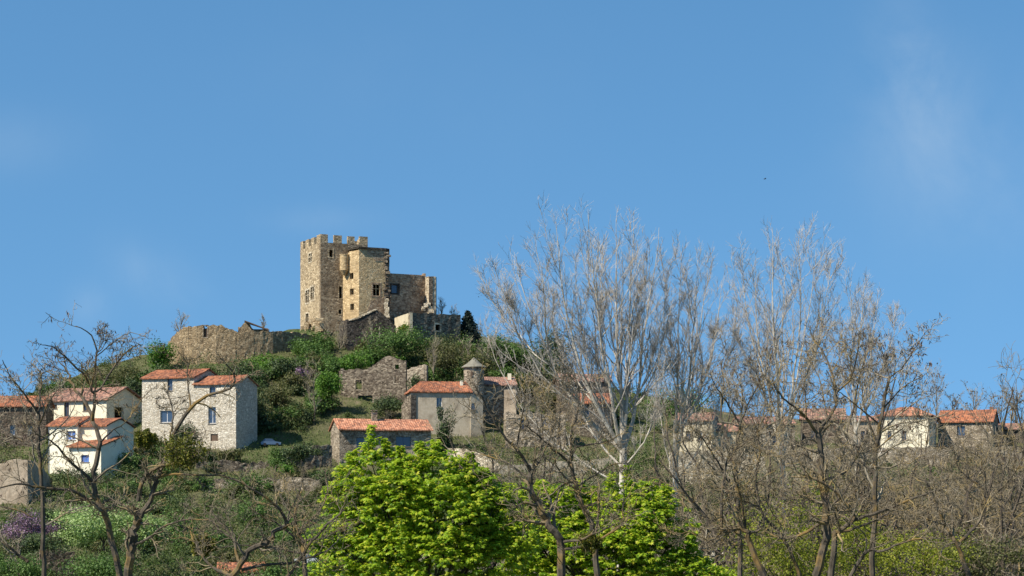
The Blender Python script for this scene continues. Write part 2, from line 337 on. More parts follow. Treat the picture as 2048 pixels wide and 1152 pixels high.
def tiled(a, e0, e1, r1, r0, th=.16, per=.5, amp=.085, sag=.10, seed=0):
    """a roof slope of rounded tile channels running from eave e0-e1 up to ridge r0-r1"""
    e0, e1, r0, r1 = (np.array(p, float) for p in (e0, e1, r0, r1)); L = np.linalg.norm(e1 - e0); n = max(8, int(L / per * 4)); m = 7
    rn = rs(seed); s = np.linspace(0, 1, n + 1)[:, None, None]; t = np.linspace(0, 1, m)[None, :, None]
    p = (1 - t) * ((1 - s) * e0 + s * e1) + t * ((1 - s) * r0 + s * r1)
    p[..., 2] += (amp * np.abs(np.sin(np.pi * s[..., 0] * L / per)) + sag * (np.sin(s[..., 0] * 7 + seed) * np.sin(t[..., 0] * 3.1)) - .05 * np.sin(np.pi * s[..., 0]))
    p[..., 2] += rn.uniform(-.025, .025, p.shape[:2])
    q = p.copy(); q[..., 2] -= th + amp
    V = np.concatenate([p.reshape(-1, 3), q.reshape(-1, 3)]); N = (n + 1) * m
    i = (np.arange(n)[:, None] * m + np.arange(m - 1)).ravel()
    a.add(V, np.concatenate([np.stack([i, i + m, i + m + 1, i + 1], 1), np.stack([i, i + 1, i + m + 1, i + m], 1) + N]))
    e = np.arange(n) * m; a.add(V, np.concatenate([np.stack([e, e + N, e + m + N, e + m], 1), np.stack([e, e + m, e + m + N, e + N], 1) + [[m - 1] * 4]]))
    e = np.arange(m - 1); a.add(V, np.concatenate([np.stack([e, e + 1, e + 1 + N, e + N], 1), np.stack([e, e + N, e + 1 + N, e + 1], 1) + [[n * m] * 4]]))
def bar(a, sg, u0, u1, z0, z1, d0, d1):
    v = [sg.w(u, d, z) for u in (u0, u1) for d in (d0, d1) for z in (z0, z1)]
    a.add(v, [[0, 1, 3, 2], [4, 6, 7, 5], [0, 4, 5, 1], [2, 3, 7, 6], [0, 2, 6, 4], [1, 5, 7, 3]])
def window(parent, sg, h, frame='frame', pane='glass', cross=True, sill=True, deep=.34, label=None, surround=None):
    u0, u1, z0, z1 = h; a = Acc(); f = .11
    bar(a, sg, u0, u0 + f, z0, z1, deep, deep + .1); bar(a, sg, u1 - f, u1, z0, z1, deep, deep + .1)
    bar(a, sg, u0 + f, u1 - f, z1 - f, z1, deep, deep + .1); bar(a, sg, u0 + f, u1 - f, z0, z0 + f, deep, deep + .1)
    if cross:
        c = (u0 + u1) / 2; bar(a, sg, c - .06, c + .06, z0 + f, z1 - f, deep + .005, deep + .09)
    o = obj('window', a, M[frame], parent)
    if label: o['label'] = label
    if pane:
        b = Acc(); bar(b, sg, u0 + f, u1 - f, z0 + f, z1 - f, deep + .04, deep + .06); obj('pane', b, M[pane], o)
    if sill:
        b = Acc(); bar(b, sg, u0 - .15, u1 + .15, z0 - .16, z0 - .003, -.12, .16); obj('sill', b, M['surround'] if not surround else M[surround], o)
    return o
def ring(parent, sg, h, w=.3, mat='pale', mull=False, name='window', proud=.05):
    """dressed stone round an unglazed opening"""
    u0, u1, z0, z1 = h; a = Acc()
    bar(a, sg, u0 - w, u0 - .004, z0, z1, -proud, .3); bar(a, sg, u1 + .004, u1 + w, z0, z1, -proud, .3)
    bar(a, sg, u0 - w, u1 + w, z1 + .004, z1 + w, -proud, .3); bar(a, sg, u0 - w, u1 + w, z0 - w, z0 - .004, -proud, .3)
    if mull:
        c = (u0 + u1) / 2; k = z0 + (z1 - z0) * .6
        bar(a, sg, c - .1, c + .1, z0, z1, .03, .25); bar(a, sg, u0, c - .1, k - .09, k + .09, .04, .24); bar(a, sg, c + .1, u1, k - .09, k + .09, .04, .24)
    return obj(name, a, M[mat], parent)
class Block:
    """a rectangular building body: front-left corner at column pl and depth Y, front-right at column pr, turned by deg, depth D"""
    def __init__(s, pl, pr, Y, deg, D):
        th = R(deg); s.c, s.s = math.cos(th), math.sin(th); x, y = W(pl, Y); k = (pr - CX) / F
        s.Wd = (k * y - x) / (s.c - k * s.s); s.D = D
        e = np.array([s.c, s.s]); n = np.array([-s.s, s.c]); A = np.array([x, y])
        s.FL, s.FR, s.BR, s.BL = A, A + e * s.Wd, A + e * s.Wd + n * D, A + n * D; s.e, s.n = e, n
        s.front, s.right, s.back, s.left = Seg(s.FL, s.FR), Seg(s.FR, s.BR), Seg(s.BR, s.BL), Seg(s.BL, s.FL)
    def pt(s, x, y, z): p = s.FL + s.e * x + s.n * y; return [p[0], p[1], z]
def house_walls(a, b, base, eave, rise, t=.5, holes=None, ridge='x', shed=0.0, skip=()):
    """four walls under a gable (ridge along x or y) or a lean-to roof that climbs by shed from front to back"""
    holes = holes or {}; D, Wd = b.D, b.Wd
    g = lambda L: (lambda u: eave + rise * (1 - abs(2 * u / L - 1)))
    if ridge == 'x':
        fr = eave; bk = eave + shed
        sr = (lambda u: eave + shed * u / D) if shed else g(D); sl = (lambda u: eave + shed * (1 - u / D)) if shed else g(D)
    else: fr = bk = g(Wd); sr = sl = eave
    if 'front' not in skip: wall(a, b.front, base, fr, t, holes.get('front', ()))
    if 'back' not in skip: wall(a, b.back, base, bk, t)
    if 'right' not in skip: wall(a, b.right, base, sr, t, holes.get('right', ()), t, D - t)
    if 'left' not in skip: wall(a, b.left, base, sl, t, holes.get('left', ()), t, D - t)
def house_roof(a, b, eave, rise, ov=.5, ox=.3, ridge='x', shed=0.0, seed=0):
    D, Wd = b.D, b.Wd; up = .27
    if shed:
        k = shed / D
        tiled(a, b.pt(-ox, -ov, eave - ov * k + up), b.pt(Wd + ox, -ov, eave - ov * k + up), b.pt(Wd + ox, D + .2, eave + shed + .2 * k + up), b.pt(-ox, D + .2, eave + shed + .2 * k + up), seed=seed)
    elif ridge == 'x':
        k = rise / (D / 2); zr = eave + rise + up; ze = eave - ov * k + up
        tiled(a, b.pt(-ox, -ov, ze), b.pt(Wd + ox, -ov, ze), b.pt(Wd + ox, D / 2, zr), b.pt(-ox, D / 2, zr), seed=seed)
        tiled(a, b.pt(Wd + ox, D + ov, ze), b.pt(-ox, D + ov, ze), b.pt(-ox, D / 2 + .003, zr), b.pt(Wd + ox, D / 2 + .003, zr), seed=seed + 1)
    else:
        k = rise / (Wd / 2); zr = eave + rise + up; ze = eave - ox * k + up
        tiled(a, b.pt(-ox, D + ov, ze), b.pt(-ox, -ov, ze), b.pt(Wd / 2, -ov, zr), b.pt(Wd / 2, D + ov, zr), seed=seed)
        tiled(a, b.pt(Wd + ox, -ov, ze), b.pt(Wd + ox, D + ov, ze), b.pt(Wd / 2 + .003, D + ov, zr), b.pt(Wd / 2 + .003, -ov, zr), seed=seed + 1)
def chimney(parent, p, z0, h, w=.8, mat='house_stone', cap=True, ang=0.0):
    a = Acc(); c, s = math.cos(ang), math.sin(ang); Mx = [[c, -s, 0], [s, c, 0], [0, 0, 1]]
    a.box((p[0], p[1], z0 + h / 2), (w, w, h), Mx)
    if cap:
        a.box((p[0], p[1], z0 + h + .06), (w + .25, w + .25, .12), Mx)
        for k in (-1, 1): a.box((p[0] + c * k * w * .32, p[1] + s * k * w * .32, z0 + h + .27), (.16, w * .8, .3), Mx)
        a.box((p[0], p[1], z0 + h + .47), (w + .2, w + .2, .1), Mx)
    return obj('chimney', a, M[mat], parent)
def cyl(a, c, rad, z0, z1, n=24, r1=None, cap=True):
    r1 = rad if r1 is None else r1; th = np.arange(n) * 2 * np.pi / n
    ring_ = lambda r, z: np.stack([c[0] + r * np.cos(th), c[1] + r * np.sin(th), np.full(n, z)], 1)
    i = np.arange(n); j = (i + 1) % n
    a.add(np.vstack([ring_(rad, z0), ring_(r1, z1)]), np.stack([i, j, j + n, i + n], 1))
    if cap: a.add(ring_(r1, z1), [list(range(n))]); a.add(ring_(rad, z0), [list(range(n))[::-1]])

# ------------------------------------------------------------------ the castle on the hill top
def build_castle():
    root = thing('castle', 'square ruined stone keep with battlements and attached ochre stair block crowning the hill', 'castle', (*W(690, 495), Z(664, 495)))
    b = Block(641, 735.5, 490, 24, 17.0); zb = Z(700, 490); zp = Z(484.5, 490); zt = Z(468, 490)
    fr, lf = b.front, b.left
    hf = [fr.rect(658.5, 665.5, 500, 514), fr.rect(678, 684, 573, 597), fr.rect(677, 683, 619, 628)]
    lu = lambda f0, f1, py0, py1: (17 * f0, 17 * f1, Z(py1, 496), Z(py0, 496))
    hl = [lu(.42, .58, 505, 522), lu(.27, .44, 577, 602), lu(.52, .69, 574, 599), lu(.28, .42, 624, 644)]
    a = Acc(); t = 1.1
    wall(a, b.back, zb, zp, t); wall(a, b.right, zb, zp, t, (), t, b.D - t); wall(a, lf, zb, zp, t, hl, t, b.D - t)
    slab(a, [b.pt(t - .02, t - .02, zp - 1.2), b.pt(b.Wd - t + .02, t - .02, zp - 1.2), b.pt(b.Wd - t + .02, b.D - t + .02, zp - 1.2), b.pt(t - .02, b.D - t + .02, zp - 1.2)], .5)
    keep = obj('keep', a, M['keep'], root)
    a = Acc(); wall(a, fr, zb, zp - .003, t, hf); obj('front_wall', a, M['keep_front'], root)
    ring(keep, fr, hf[0], .35, 'keep')
    ring(keep, fr, hf[1], .2, 'keep'); ring(keep, fr, hf[2], .2, 'keep')
    ring(keep, lf, hl[0], .3, 'pale', True); ring(keep, lf, hl[1], .45, 'pale', True); ring(keep, lf, hl[2], .45, 'pale', True); ring(keep, lf, hl[3], .3, 'pale')
    def merlons(sg, spans, drop=0.0):
        for k, (p, q) in enumerate(spans):
            m = Acc(); bar(m, sg, p, q, zp + .002, zt - (k % 3) * .07, .004, .7)
            o = obj('merlon', m, M['keep'], keep)
    L = fr.L; merlons(fr, [(0, L * .155), (L * .285, L * .45), (L * .575, L * .72), (L * .825, L)])
    q = lf.L; merlons(lf, [(.1, q * .15), (q * .27, q * .42), (q * .54, q * .69), (q * .81, q - .75)])
    merlons(b.right, [(.75, 2.6), (4.4, 6.4), (8.2, 10.2), (12, 14), (15.4, 17)]); L = b.back.L; merlons(b.back, [(.1, 1.8), (3.6, 5.4), (7.2, 9), (11, L - .75)])
    # the ochre residence and stair block against the keep
    Pq = [W(685, 492.6), W(718, 487.4), W(734.5, 488.2), W(771, 490.2), W(778.5, 491.6)]
    back = [W(778.5, 503), W(700, 503)]
    segs = [Seg(Pq[i], Pq[i + 1]) for i in range(4)]
    zt2 = Z(499, 489)
    a = Acc()
    h0 = [segs[0].rect(699.5, 707, 546, 558), segs[0].rect(700, 707.5, 577, 589.5), segs[0].rect(700.5, 708, 607.5, 620)]
    h2 = [segs[2].rect(746, 759.5, 569, 591)]
    wall(a, segs[0], Z(690, 490), segs[0].top([(685, 510), (696, 509), (697, 503), (718, 500)]), .8, h0, rough=.08, seed=3)
    wall(a, segs[1], Z(690, 490), zt2, .8, (), rough=.05, seed=4)
    wall(a, segs[2], Z(690, 490), zt2, .8, h2, rough=.06, seed=5)
    st = obj('stair_block', a, M['render'], root)
    for h in h0: ring(st, segs[0], h, .25, 'render', proud=.03)
    ring(st, segs[2], h2[0], .45, 'wing', False)
    m = Acc(); u0, u1, z0, z1 = h2[0]; bar(m, segs[2], (u0 + u1) / 2 - .08, (u0 + u1) / 2 + .08, z0, z1, .3, .45); bar(m, segs[2], u0, u1, z0 + (z1 - z0) * .62 - .08, z0 + (z1 - z0) * .62 + .08, .303, .447); obj('mullion', m, M['render'], st)
    a = Acc()   # dark weathered band under the wall head and the torn right edge
    wall(a, segs[3], Z(690, 490), segs[3].top([(771, 499), (774, 501), (778.5, 503)]), 1.0, (), rough=.35, seed=8, step=.7)
    wall(a, Seg(W(778.5, 491.7), back[0]), Z(690, 490), zt2 - .6, .8, (), rough=.1, seed=9)
    wall(a, Seg(*back), Z(690, 490), zt2 - .3, .8, ())
    obj('broken_wall', a, M['wing'], root)
    rn = random.Random(4); a = Acc()
    for k in range(46):   # torn masonry teeth down the right edge of the block
        z = zt2 - .4 - k * .36; p = W(772 + rn.uniform(-2.5, 6), 490.6); a.box((p[0], p[1] - rn.uniform(-.3, .5), z), (rn.uniform(.5, 1.3), rn.uniform(.6, 1.4), rn.uniform(.3, .7)))
    obj('torn_masonry', a, M['ruin'], root)
    a = Acc(); lip = [W(694, 491.2), W(717.5, 486.9), W(735, 487.8), W(772, 489.8), W(779, 491.2), W(779, 503), W(705, 503)]
    slab(a, [(p[0], p[1], zt2 + .45) for p in lip], .42); obj('wall_head', a, M['gable'], root)
    a = Acc()  # darker scar below the head, where a roof was
    us = np.linspace(0, segs[2].L, 12); zl = np.interp(us / segs[2].L, [0, .25, .45, .75, 1], [-1.4, -1.8, -3.0, -2.8, -2.6])
    v = []; 
    for u, dz in zip(us, zl): v += [segs[2].w(u, -.06, zt2 - .02), segs[2].w(u, -.06, zt2 + dz), segs[2].w(u, .1, zt2 - .02), segs[2].w(u, .1, zt2 + dz)]
    a.add(v, [[4 * i + 1, 4 * i + 5, 4 * i + 4, 4 * i] for i in range(11)] + [[4 * i + 1, 4 * i + 3, 4 * i + 7, 4 * i + 5] for i in range(11)] + [[0, 2, 3, 1], [45, 47, 46, 44]])
    obj('roof_scar', a, M['wing'], root)
    a = Acc(); us = np.linspace(0, segs[2].L, 16); zl = np.interp(us / segs[2].L, [0, .2, .5, .8, 1], [620, 604, 598, 592, 590]) + rs(3).normal(0, 2.2, 16); v = []
    for u, py in zip(us, zl): v += [segs[2].w(u, -.05, Z(py, 489)), segs[2].w(u, -.05, Z(690, 490)), segs[2].w(u, .1, Z(py, 489)), segs[2].w(u, .1, Z(690, 490))]
    a.add(v, [[4 * i + 1, 4 * i + 5, 4 * i + 4, 4 * i] for i in range(15)] + [[4 * i, 4 * i + 4, 4 * i + 6, 4 * i + 2] for i in range(15)]); obj('exposed_stonework', a, M['wing'], root)
    # corbelled watch turret in the angle
    a = Acc(); c = W(688.5, 490.7); cyl(a, c, 1.15, Z(540, 490), Z(510, 490)); cyl(a, c, .35, Z(550, 490), Z(540, 490) - .003, 24, 1.2); cyl(a, c, 1.25, Z(510, 490) + .003, Z(508.5, 490))
    obj('watch_turret', a, M['render'], root, True)
    # lower wing with its end buttress
    a = Acc(); w1 = Seg(W(775, 492.2), W(851, 498.0)); hw = [w1.rect(783, 796.5, 570, 586)]
    wall(a, w1, Z(660, 498), w1.top([(772, 546.5), (778, 546.5), (800, 548), (848, 552), (852, 552)]), .9, hw, rough=.12, seed=12)
    wall(a, Seg(W(851.5, 498.2), W(845, 508)), Z(660, 498), Z(553, 505), .8); wall(a, Seg(W(845, 508), W(765, 503)), Z(660, 498), Z(551, 508), .8)
    slab(a, [(*W(779, 493.4), Z(556, 494)), (*W(849, 499.1), Z(560, 500)), (*W(845, 507), Z(560, 500)), (*W(779, 502), Z(556, 494))], .3)
    wg = obj('lower_wing', a, M['wing'], root)
    ring(wg, w1, hw[0], .4, 'gable'); m = Acc(); u0, u1, z0, z1 = hw[0]; bar(m, w1, u0 + .02, u1 - .02, z0 + .02, z1 - .02, .45, .5); obj('pane', m, M['glass'], wg)
    a = Acc(); e1 = Seg(W(848, 498.8), W(865, 493.2))
    wall(a, e1, Z(668, 498), e1.top([(848, 560), (850, 554), (865, 553)]), .9, (), rough=.12, seed=14)
    bt = obj('end_buttress', a, M['pale'], root)  # left side of the buttress, its sunlight put into the pale colour
    a = Acc(); f = Seg(W(865.2, 493.1), W(873, 496.3)); wall(a, f, Z(668, 498), f.top([(865, 553), (873, 554.5)]), 1.0, (), rough=.05, seed=15)
    obj('end_wall', a, M['gable'], root)  # right side of the buttress, its shade put into the dark colour
    a = Acc(); rn = random.Random(6)
    for k in range(14): p = W(852 + rn.uniform(-6, 11), 493.6 - rn.uniform(0, 1.2)); z = Z(640, 494) + rn.uniform(0, 1) ** 1.6 * 4.2; a.box((p[0], p[1], z), (rn.uniform(.7, 1.5), rn.uniform(.8, 1.5), rn.uniform(.6, 1.2)), None)
    obj('rubble_footing', a, M['pale'], root)
    a = Acc(); p = W(773.5, 488.6)
    for k in range(9): a.box((p[0] + rn.uniform(-.25, .25), p[1], Z(634, 489) + k * .55), (rn.uniform(1.1, 1.6) * (1 - k * .04), 1.1, .55)); 
    obj('wall_stub', a, M['pale'], root)
    a = Acc(); rn = random.Random(9)
    for k in range(34): u = rn.uniform(-.12, .62); p = W(641, 489.6); a.box((p[0] - 7.5 * u - rn.uniform(-.6, .8), p[1] + 15.5 * u - rn.uniform(.2, 1.8), Z(661, 490) + rn.uniform(-2.2, 2.6)), (rn.uniform(1, 2), rn.uniform(.8, 1.8), rn.uniform(.6, 1.3)), None)
    obj('base_talus', a, M['keep'], root)
build_castle()

def build_rampart():
    root = thing('rampart', 'long curved ruined ochre rampart wall with one slit window, left of the keep', 'wall', (*W(460, 470), Z(725, 470)))
    pts = [tuple(q) for q in smooth_path([(336, 486, 0), (341, 478, 0), (366, 471, 0), (410, 468.4, 0), (462, 468.6, 0), (510, 470, 0), (560, 473, 0), (606, 478, 0), (644, 485, 0)], 22)[:, :2]]; hi = max(i for i in range(len(pts)) if pts[i][0] < 407)
    pts = [p for p in pts if not 398 < p[0] < 424]; hi = max(i for i in range(len(pts)) if pts[i][0] < 407)
    tops = [(330, 690), (336, 687), (341, 679), (352, 667), (366, 656), (380, 653), (445, 649), (452, 655), (462, 659), (477, 664), (500, 661), (540, 663), (570, 664), (604, 667), (644, 674)]
    a = Acc()
    for i in range(len(pts) - 1):
        sg = Seg(W(*pts[i]), W(*pts[i + 1])); hs = [sg.rect(407, 414.5, 651.5, 674)] if i == hi else ()
        wall(a, sg, Z(745, 470), sg.top(tops), 1.0, hs, rough=.28, seed=20 + i, step=.8)
        if i == hi: S, hh = sg, hs[0] if hs else None
    obj('wall', a, M['rampart'], root)
    if hh:
        ring(root, S, hh, .22, 'house_stone'); q = Acc(); bar(q, S, hh[0] + .01, hh[1] - .01, hh[2] + .01, hh[3] - .6, .5, .7); obj('dark_panel', q, M['wood'], root)  # dark panel added in the opening to stand for the shade inside
    # broken hut behind it
    h = thing('ruined_hut', 'small roofless stone hut with one sloping roof slab behind the rampart wall', 'hut', (*W(508, 482), Z(668, 482)))
    b = Block(476, 536, 478, 6, 7); a = Acc(); tp = b.front.top([(474, 664), (484, 650), (491, 642.5), (502, 644), (504, 660), (530, 661), (540, 662)])
    wall(a, b.front, Z(690, 478), tp, .7, (), rough=.15, seed=31, step=.7); wall(a, b.back, Z(690, 478), Z(655, 480), .6); wall(a, b.right, Z(690, 478), Z(657, 480), .6, (), .6, 6.4); wall(a, b.left, Z(690, 478), Z(655, 480), .6, (), .6, 6.4)
    obj('wall', a, M['rampart'], h)
    a = Acc(); slab(a, [(*W(489, 477.2), Z(641, 478)), (*W(539, 477.6), Z(660, 478)), (*W(539, 485.5), Z(659, 485)), (*W(489, 485.5), Z(643, 485))], .25); obj('roof', a, M['wood'], h)
build_rampart()

def build_hill_ruins():
    root = thing('ruined_gable_house', 'dark roofless gabled house with two pale door jambs below the keep', 'ruin', (*W(745, 474), Z(692, 474)))
    b = Block(694, 792, 474, 17, 10); a = Acc()
    dr = b.front.rect(744.5, 757.5, 652, 676); ap = b.front.top([(690, 643), (700, 641), (716, 637), (734, 628), (752, 620), (764, 626), (778, 640), (795, 655)])
    wall(a, b.front, Z(712, 474), ap, .7, [dr], rough=.14, seed=40, step=.8); wall(a, b.left, Z(712, 474), Z(643, 480), .7, (), .7, 9.3, rough=.3, seed=41); wall(a, b.right, Z(712, 474), Z(656, 480), .7, (), .7, 9.3, rough=.3, seed=42); wall(a, b.back, Z(712, 474), Z(646, 480), .7, rough=.3, seed=44)
    obj('wall', a, M['gable'], root)
    a = Acc(); u0, u1, z0, z1 = dr
    bar(a, b.front, u0 - .35, u0 - .003, z0, z1, -.06, .4); bar(a, b.front, u1 + .003, u1 + .35, z0, z1, -.06, .4); obj('door_jamb', a, M['pale'], root)
    a = Acc(); rn = random.Random(3)
    for i in range(22): px = 700 + i * 2.5; u = b.front.u(px); p = b.front.w(u, .35, ap(u) + .12); a.box(p, (rn.uniform(.4, .8), .9, rn.uniform(.2, .4)))
    obj('coping', a, M['pale'], root)
    # terrace wall right of it
    root = thing('terrace_wall', 'grey-brown terrace wall with small doorway and pale left end, under the lower wing', 'wall', (*W(850, 478), Z(668, 478)))
    a = Acc(); f = Seg(W(820, 476), W(921, 484)); h = f.rect(871, 880, 649, 661)
    wall(a, f, Z(690, 478), f.top([(820, 625.5), (870, 628), (921, 629.5)]), .8, [h], rough=.1, seed=50); wall(a, Seg(W(921.3, 484.2), W(918, 495)), Z(690, 478), Z(631, 486), .7)
    wall(a, Seg(W(918, 495.3), W(786, 492)), Z(690, 478), Z(632, 490), .7); slab(a, [(*W(822, 478), Z(634, 478)), (*W(919, 486), Z(634, 486)), (*W(916, 494), Z(634, 494)), (*W(800, 491), Z(634, 491))], .3); obj('wall', a, M['ruin'], root); ring(root, f, h, .4, 'pale', name='doorway')  # unseen back wall and slab added to keep the doorway dark
    a = Acc(); m = Seg(W(789, 489), W(819.8, 476)); wall(a, m, Z(690, 478), m.top([(789, 636), (800, 632), (819.8, 625.5)]), .7, rough=.05, seed=51); obj('pale_end', a, M['cream_stone'], root)  # left end in a paler colour than the front
    # big ruined house mid slope
    root = thing('ruined_house', 'roofless brown rubble house with square window holes on the mid slope', 'ruin', (*W(765, 442), Z(812, 442)))
    a = Acc(); f = Seg(W(682, 444), W(812, 440)); hs = [f.rect(711, 723.5, 760, 779), f.rect(790, 798, 729, 738), f.rect(789, 798.5, 753, 766.5), f.rect(716, 745, 791, 815)]
    wall(a, f, Z(830, 442), f.top([(682, 741), (700, 739), (735, 738), (752, 726), (770, 714), (775, 711), (800, 718), (815, 724)]), .7, hs, rough=.22, seed=60, step=.7)
    wall(a, Seg(W(675, 456), W(681.7, 444.2)), Z(830, 442), Z(742, 450), .7, rough=.3, seed=61); wall(a, Seg(W(812, 452), W(675, 456)), Z(830, 442), Z(742, 452), .7, rough=.4, seed=62)
    w = obj('wall', a, M['ruin'], root)
    ring(w, f, hs[0], .28, 'house_stone'); ring(w, f, hs[1], .2, 'house_stone'); ring(w, f, hs[2], .2, 'house_stone')
    a = Acc(); g = Seg(W(813, 440.2), W(853, 437.5)); wall(a, g, Z(830, 440), g.top([(813, 740), (822, 736), (850, 727), (853, 730)]), .7, [g.rect(806, 812, 735, 750)], rough=.15, seed=63, step=.7); wall(a, Seg(W(853.2, 437.7), W(850, 450)), Z(830, 440), Z(738, 445), .7, rough=.3, seed=66)
    obj('side_wall', a, M['house_stone'], root)
    # left plaster ruin near the bottom edge
    root = thing('ruined_barn', 'roofless flaking plaster barn with a dark shaded side by the left edge', 'ruin', (*W(40, 352), Z(1005, 352)))
    a = Acc(); f = Seg(W(-60, 351), W(55, 350)); wall(a, f, Z(1030, 350), f.top([(-60, 930), (0, 928), (18, 920), (30, 916), (52, 921), (58, 924)]), .6, rough=.15, seed=70, step=.7)
    g = Seg(W(55.2, 350.2), W(104, 372)); wall(a, g, Z(1030, 350), g.top([(55, 920), (62, 921), (84, 932), (104, 960)]), .6, rough=.12, seed=71); wall(a, Seg(W(104, 372.5), W(-60, 372)), Z(1030, 350), Z(960, 360), .6)
    obj('wall', a, M['oldplaster'], root)
build_hill_ruins()

# ------------------------------------------------------------------ houses
def build_houses():
    # white rubble house, two roof heights
    root = thing('white_house', 'tall whitewashed rubble house with stepped red tile roof and four windows', 'house', (*W(390, 412), Z(882, 412)))
    b = Block(284, 388, 412, -22, 12); c = Block(388.3, 472, 412 - b.Wd * math.sin(R(22)) - .1, -22, 9)
    e1 = Z(756, 409); e2 = Z(768, 405)
    a = Acc(); h1 = [b.front.rect(335, 345, 757, 781), b.front.rect(320.5, 345.5, 821, 845)]
    house_walls(a, b, Z(905, 410), e1, 2.0, holes={'front': h1})
    h2 = [c.front.rect(419, 431, 773, 791), c.front.rect(416.5, 431.5, 814, 847)]; hd = c.front.rect(421, 436, 868, 882)
    house_walls(a, c, Z(905, 410), e2, 1.8, holes={'front': h2 + [hd]})
    obj('wall', a, M['whitewall'], root)
    a = Acc(); house_roof(a, b, e1, 2.0, seed=3); r1 = obj('roof', a, M['tile'], root)
    a = Acc(); house_roof(a, c, e2, 1.8, seed=4); r2 = obj('roof', a, M['tile'], root)
    window(root, b.front, h1[0], 'slate_blue'); window(root, b.front, h1[1], 'frame'); window(root, c.front, h2[0], 'slate_blue'); window(root, c.front, h2[1], 'frame')
    a = Acc(); bar(a, c.front, hd[0] + .02, hd[1] - .02, hd[2], hd[3] - .02, .2, .28); obj('door', a, M['wood'], root)
    # stone house with blue windows
    root = thing('stone_house', 'low rubble house with salmon tile roof, stone chimney and two blue framed windows', 'house', (*W(757, 398), Z(960, 398)))
    b = Block(679, 862, 396, 17, 9); e = Z(858, 398); a = Acc()
    hs = [b.front.rect(713, 744, 875, 895), b.front.rect(792, 822, 873, 893)]
    house_walls(a, b, Z(985, 395), e, 2.0, holes={'front': hs}); obj('wall', a, M['house_stone'], root)
    a = Acc(); house_roof(a, b, e, 2.0, ov=.85, ox=.35, seed=5); rf = obj('roof', a, M['tile_pale'], root)
    chimney(rf, b.pt(b.Wd * .42, b.D * .42, 0), Z(853, 402), 2.9, 1.1, 'house_stone', ang=R(17))
    for h in hs: window(root, b.front, h, 'slate_blue')
    # grey house with red roof right of it, and the turret house
    root = thing('grey_house', 'tall grey-beige plastered house with orange hipped roof below the conical turret', 'house', (*W(880, 420), Z(898, 420)))
    b = Block(822, 941, 420, 9, 10); e = Z(786, 421); a = Acc(); hs = [b.front.rect(873, 884, 795, 814), b.front.rect(935, 940, 810, 820)][:1]
    house_walls(a, b, Z(930, 418), e, .3, holes={'front': hs}); obj('wall', a, M['greyplaster'], root)
    window(root, b.front, hs[0], 'frame')
    a = Acc(); D = b.D; Wd = b.Wd; o = .45; zr = e + 2.6; zl = e + .05; up = .25
    A = [b.pt(-o, -o, zl + up), b.pt(Wd + o, -o, zl + up), b.pt(Wd + o, D + o, zl + up), b.pt(-o, D + o, zl + up)]; r0 = b.pt(2.6, D / 2, zr + up); r1 = b.pt(Wd - .4, D / 2, zr + up)
    tiled(a, A[0], A[1], r1, r0, seed=7); tiled(a, A[2], A[3], r0, r1, seed=8); tiled(a, A[3], A[0], r0, r0, seed=9); tiled(a, A[1], A[2], r1, r1, seed=10)
    rf = obj('roof', a, M['tile'], root); chimney(rf, b.pt(Wd - 1.6, D * .3, 0), e + 1.2, 1.8, .6, 'offwhite', False, R(9))
    a = Acc(); s = Seg(W(803, 424), W(822, 419.4)); wall(a, s, Z(930, 418), s.top([(803, 812), (812, 795), (822, 790)]), 1.2, rough=.12, seed=77); obj('side_buttress', a, M['ruin'], root)
    a = Acc(); s = Seg(W(941.3, 421.9), W(966, 423)); h = s.rect(946, 952, 806, 818) ; h = s.rect(943, 951, 806, 819)
    wall(a, s, Z(930, 418), s.top([(941, 786), (950, 791), (966, 797)]), 5.0, [h], rough=.05, seed=78); sw = obj('annex', a, M['greyplaster'], root); window(root, s, h, 'frame')
    root = thing('round_turret', 'round rubble turret with grey conical stone slab roof', 'tower', (*W(948, 430), Z(810, 430)))
    a = Acc(); c = W(948, 430); cyl(a, c, 2.3, Z(815, 430), Z(736, 430), 28); obj('wall', a, M['house_stone'], root, True)
    a = Acc(); zs = [Z(734, 430), Z(727, 430), Z(715, 430)]; cyl(a, c, 2.85, zs[0], zs[1], 28, 1.55); cyl(a, c, 1.55, zs[1] + .002, zs[2], 28, .08); cyl(a, c, 2.85, zs[0] - .18, zs[0] - .002, 28); obj('roof', a, M['slab'], root)
    a = Acc(); a.box((c[0] - .5, c[1] - 2.3, Z(748, 428)), (.5, .3, 1.1)); obj('window', a, M['wood'], root)
    root = thing('turret_house', 'old stone house with weathered tile roof joined to the conical turret', 'house', (*W(1000, 434), Z(815, 434)))
    b = Block(966, 1032, 432, 8, 9); e = Z(770, 433); a = Acc(); house_walls(a, b, Z(850, 430), e, 1.8); obj('wall', a, M['house_stone'], root)
    a = Acc(); house_roof(a, b, e, 1.8, seed=12); rf = obj('roof', a, M['tile_old'], root); chimney(rf, b.pt(b.Wd * .86, 3.2, 0), e + 1.0, 1.8, .85, 'cream', False)
    a = Acc(); s = Seg(W(1008, 430.5), W(1032, 430)); wall(a, s, Z(900, 426), Z(779, 430), 1.2, rough=.05, seed=80); obj('plastered_bay', a, M['oldplaster'], root)
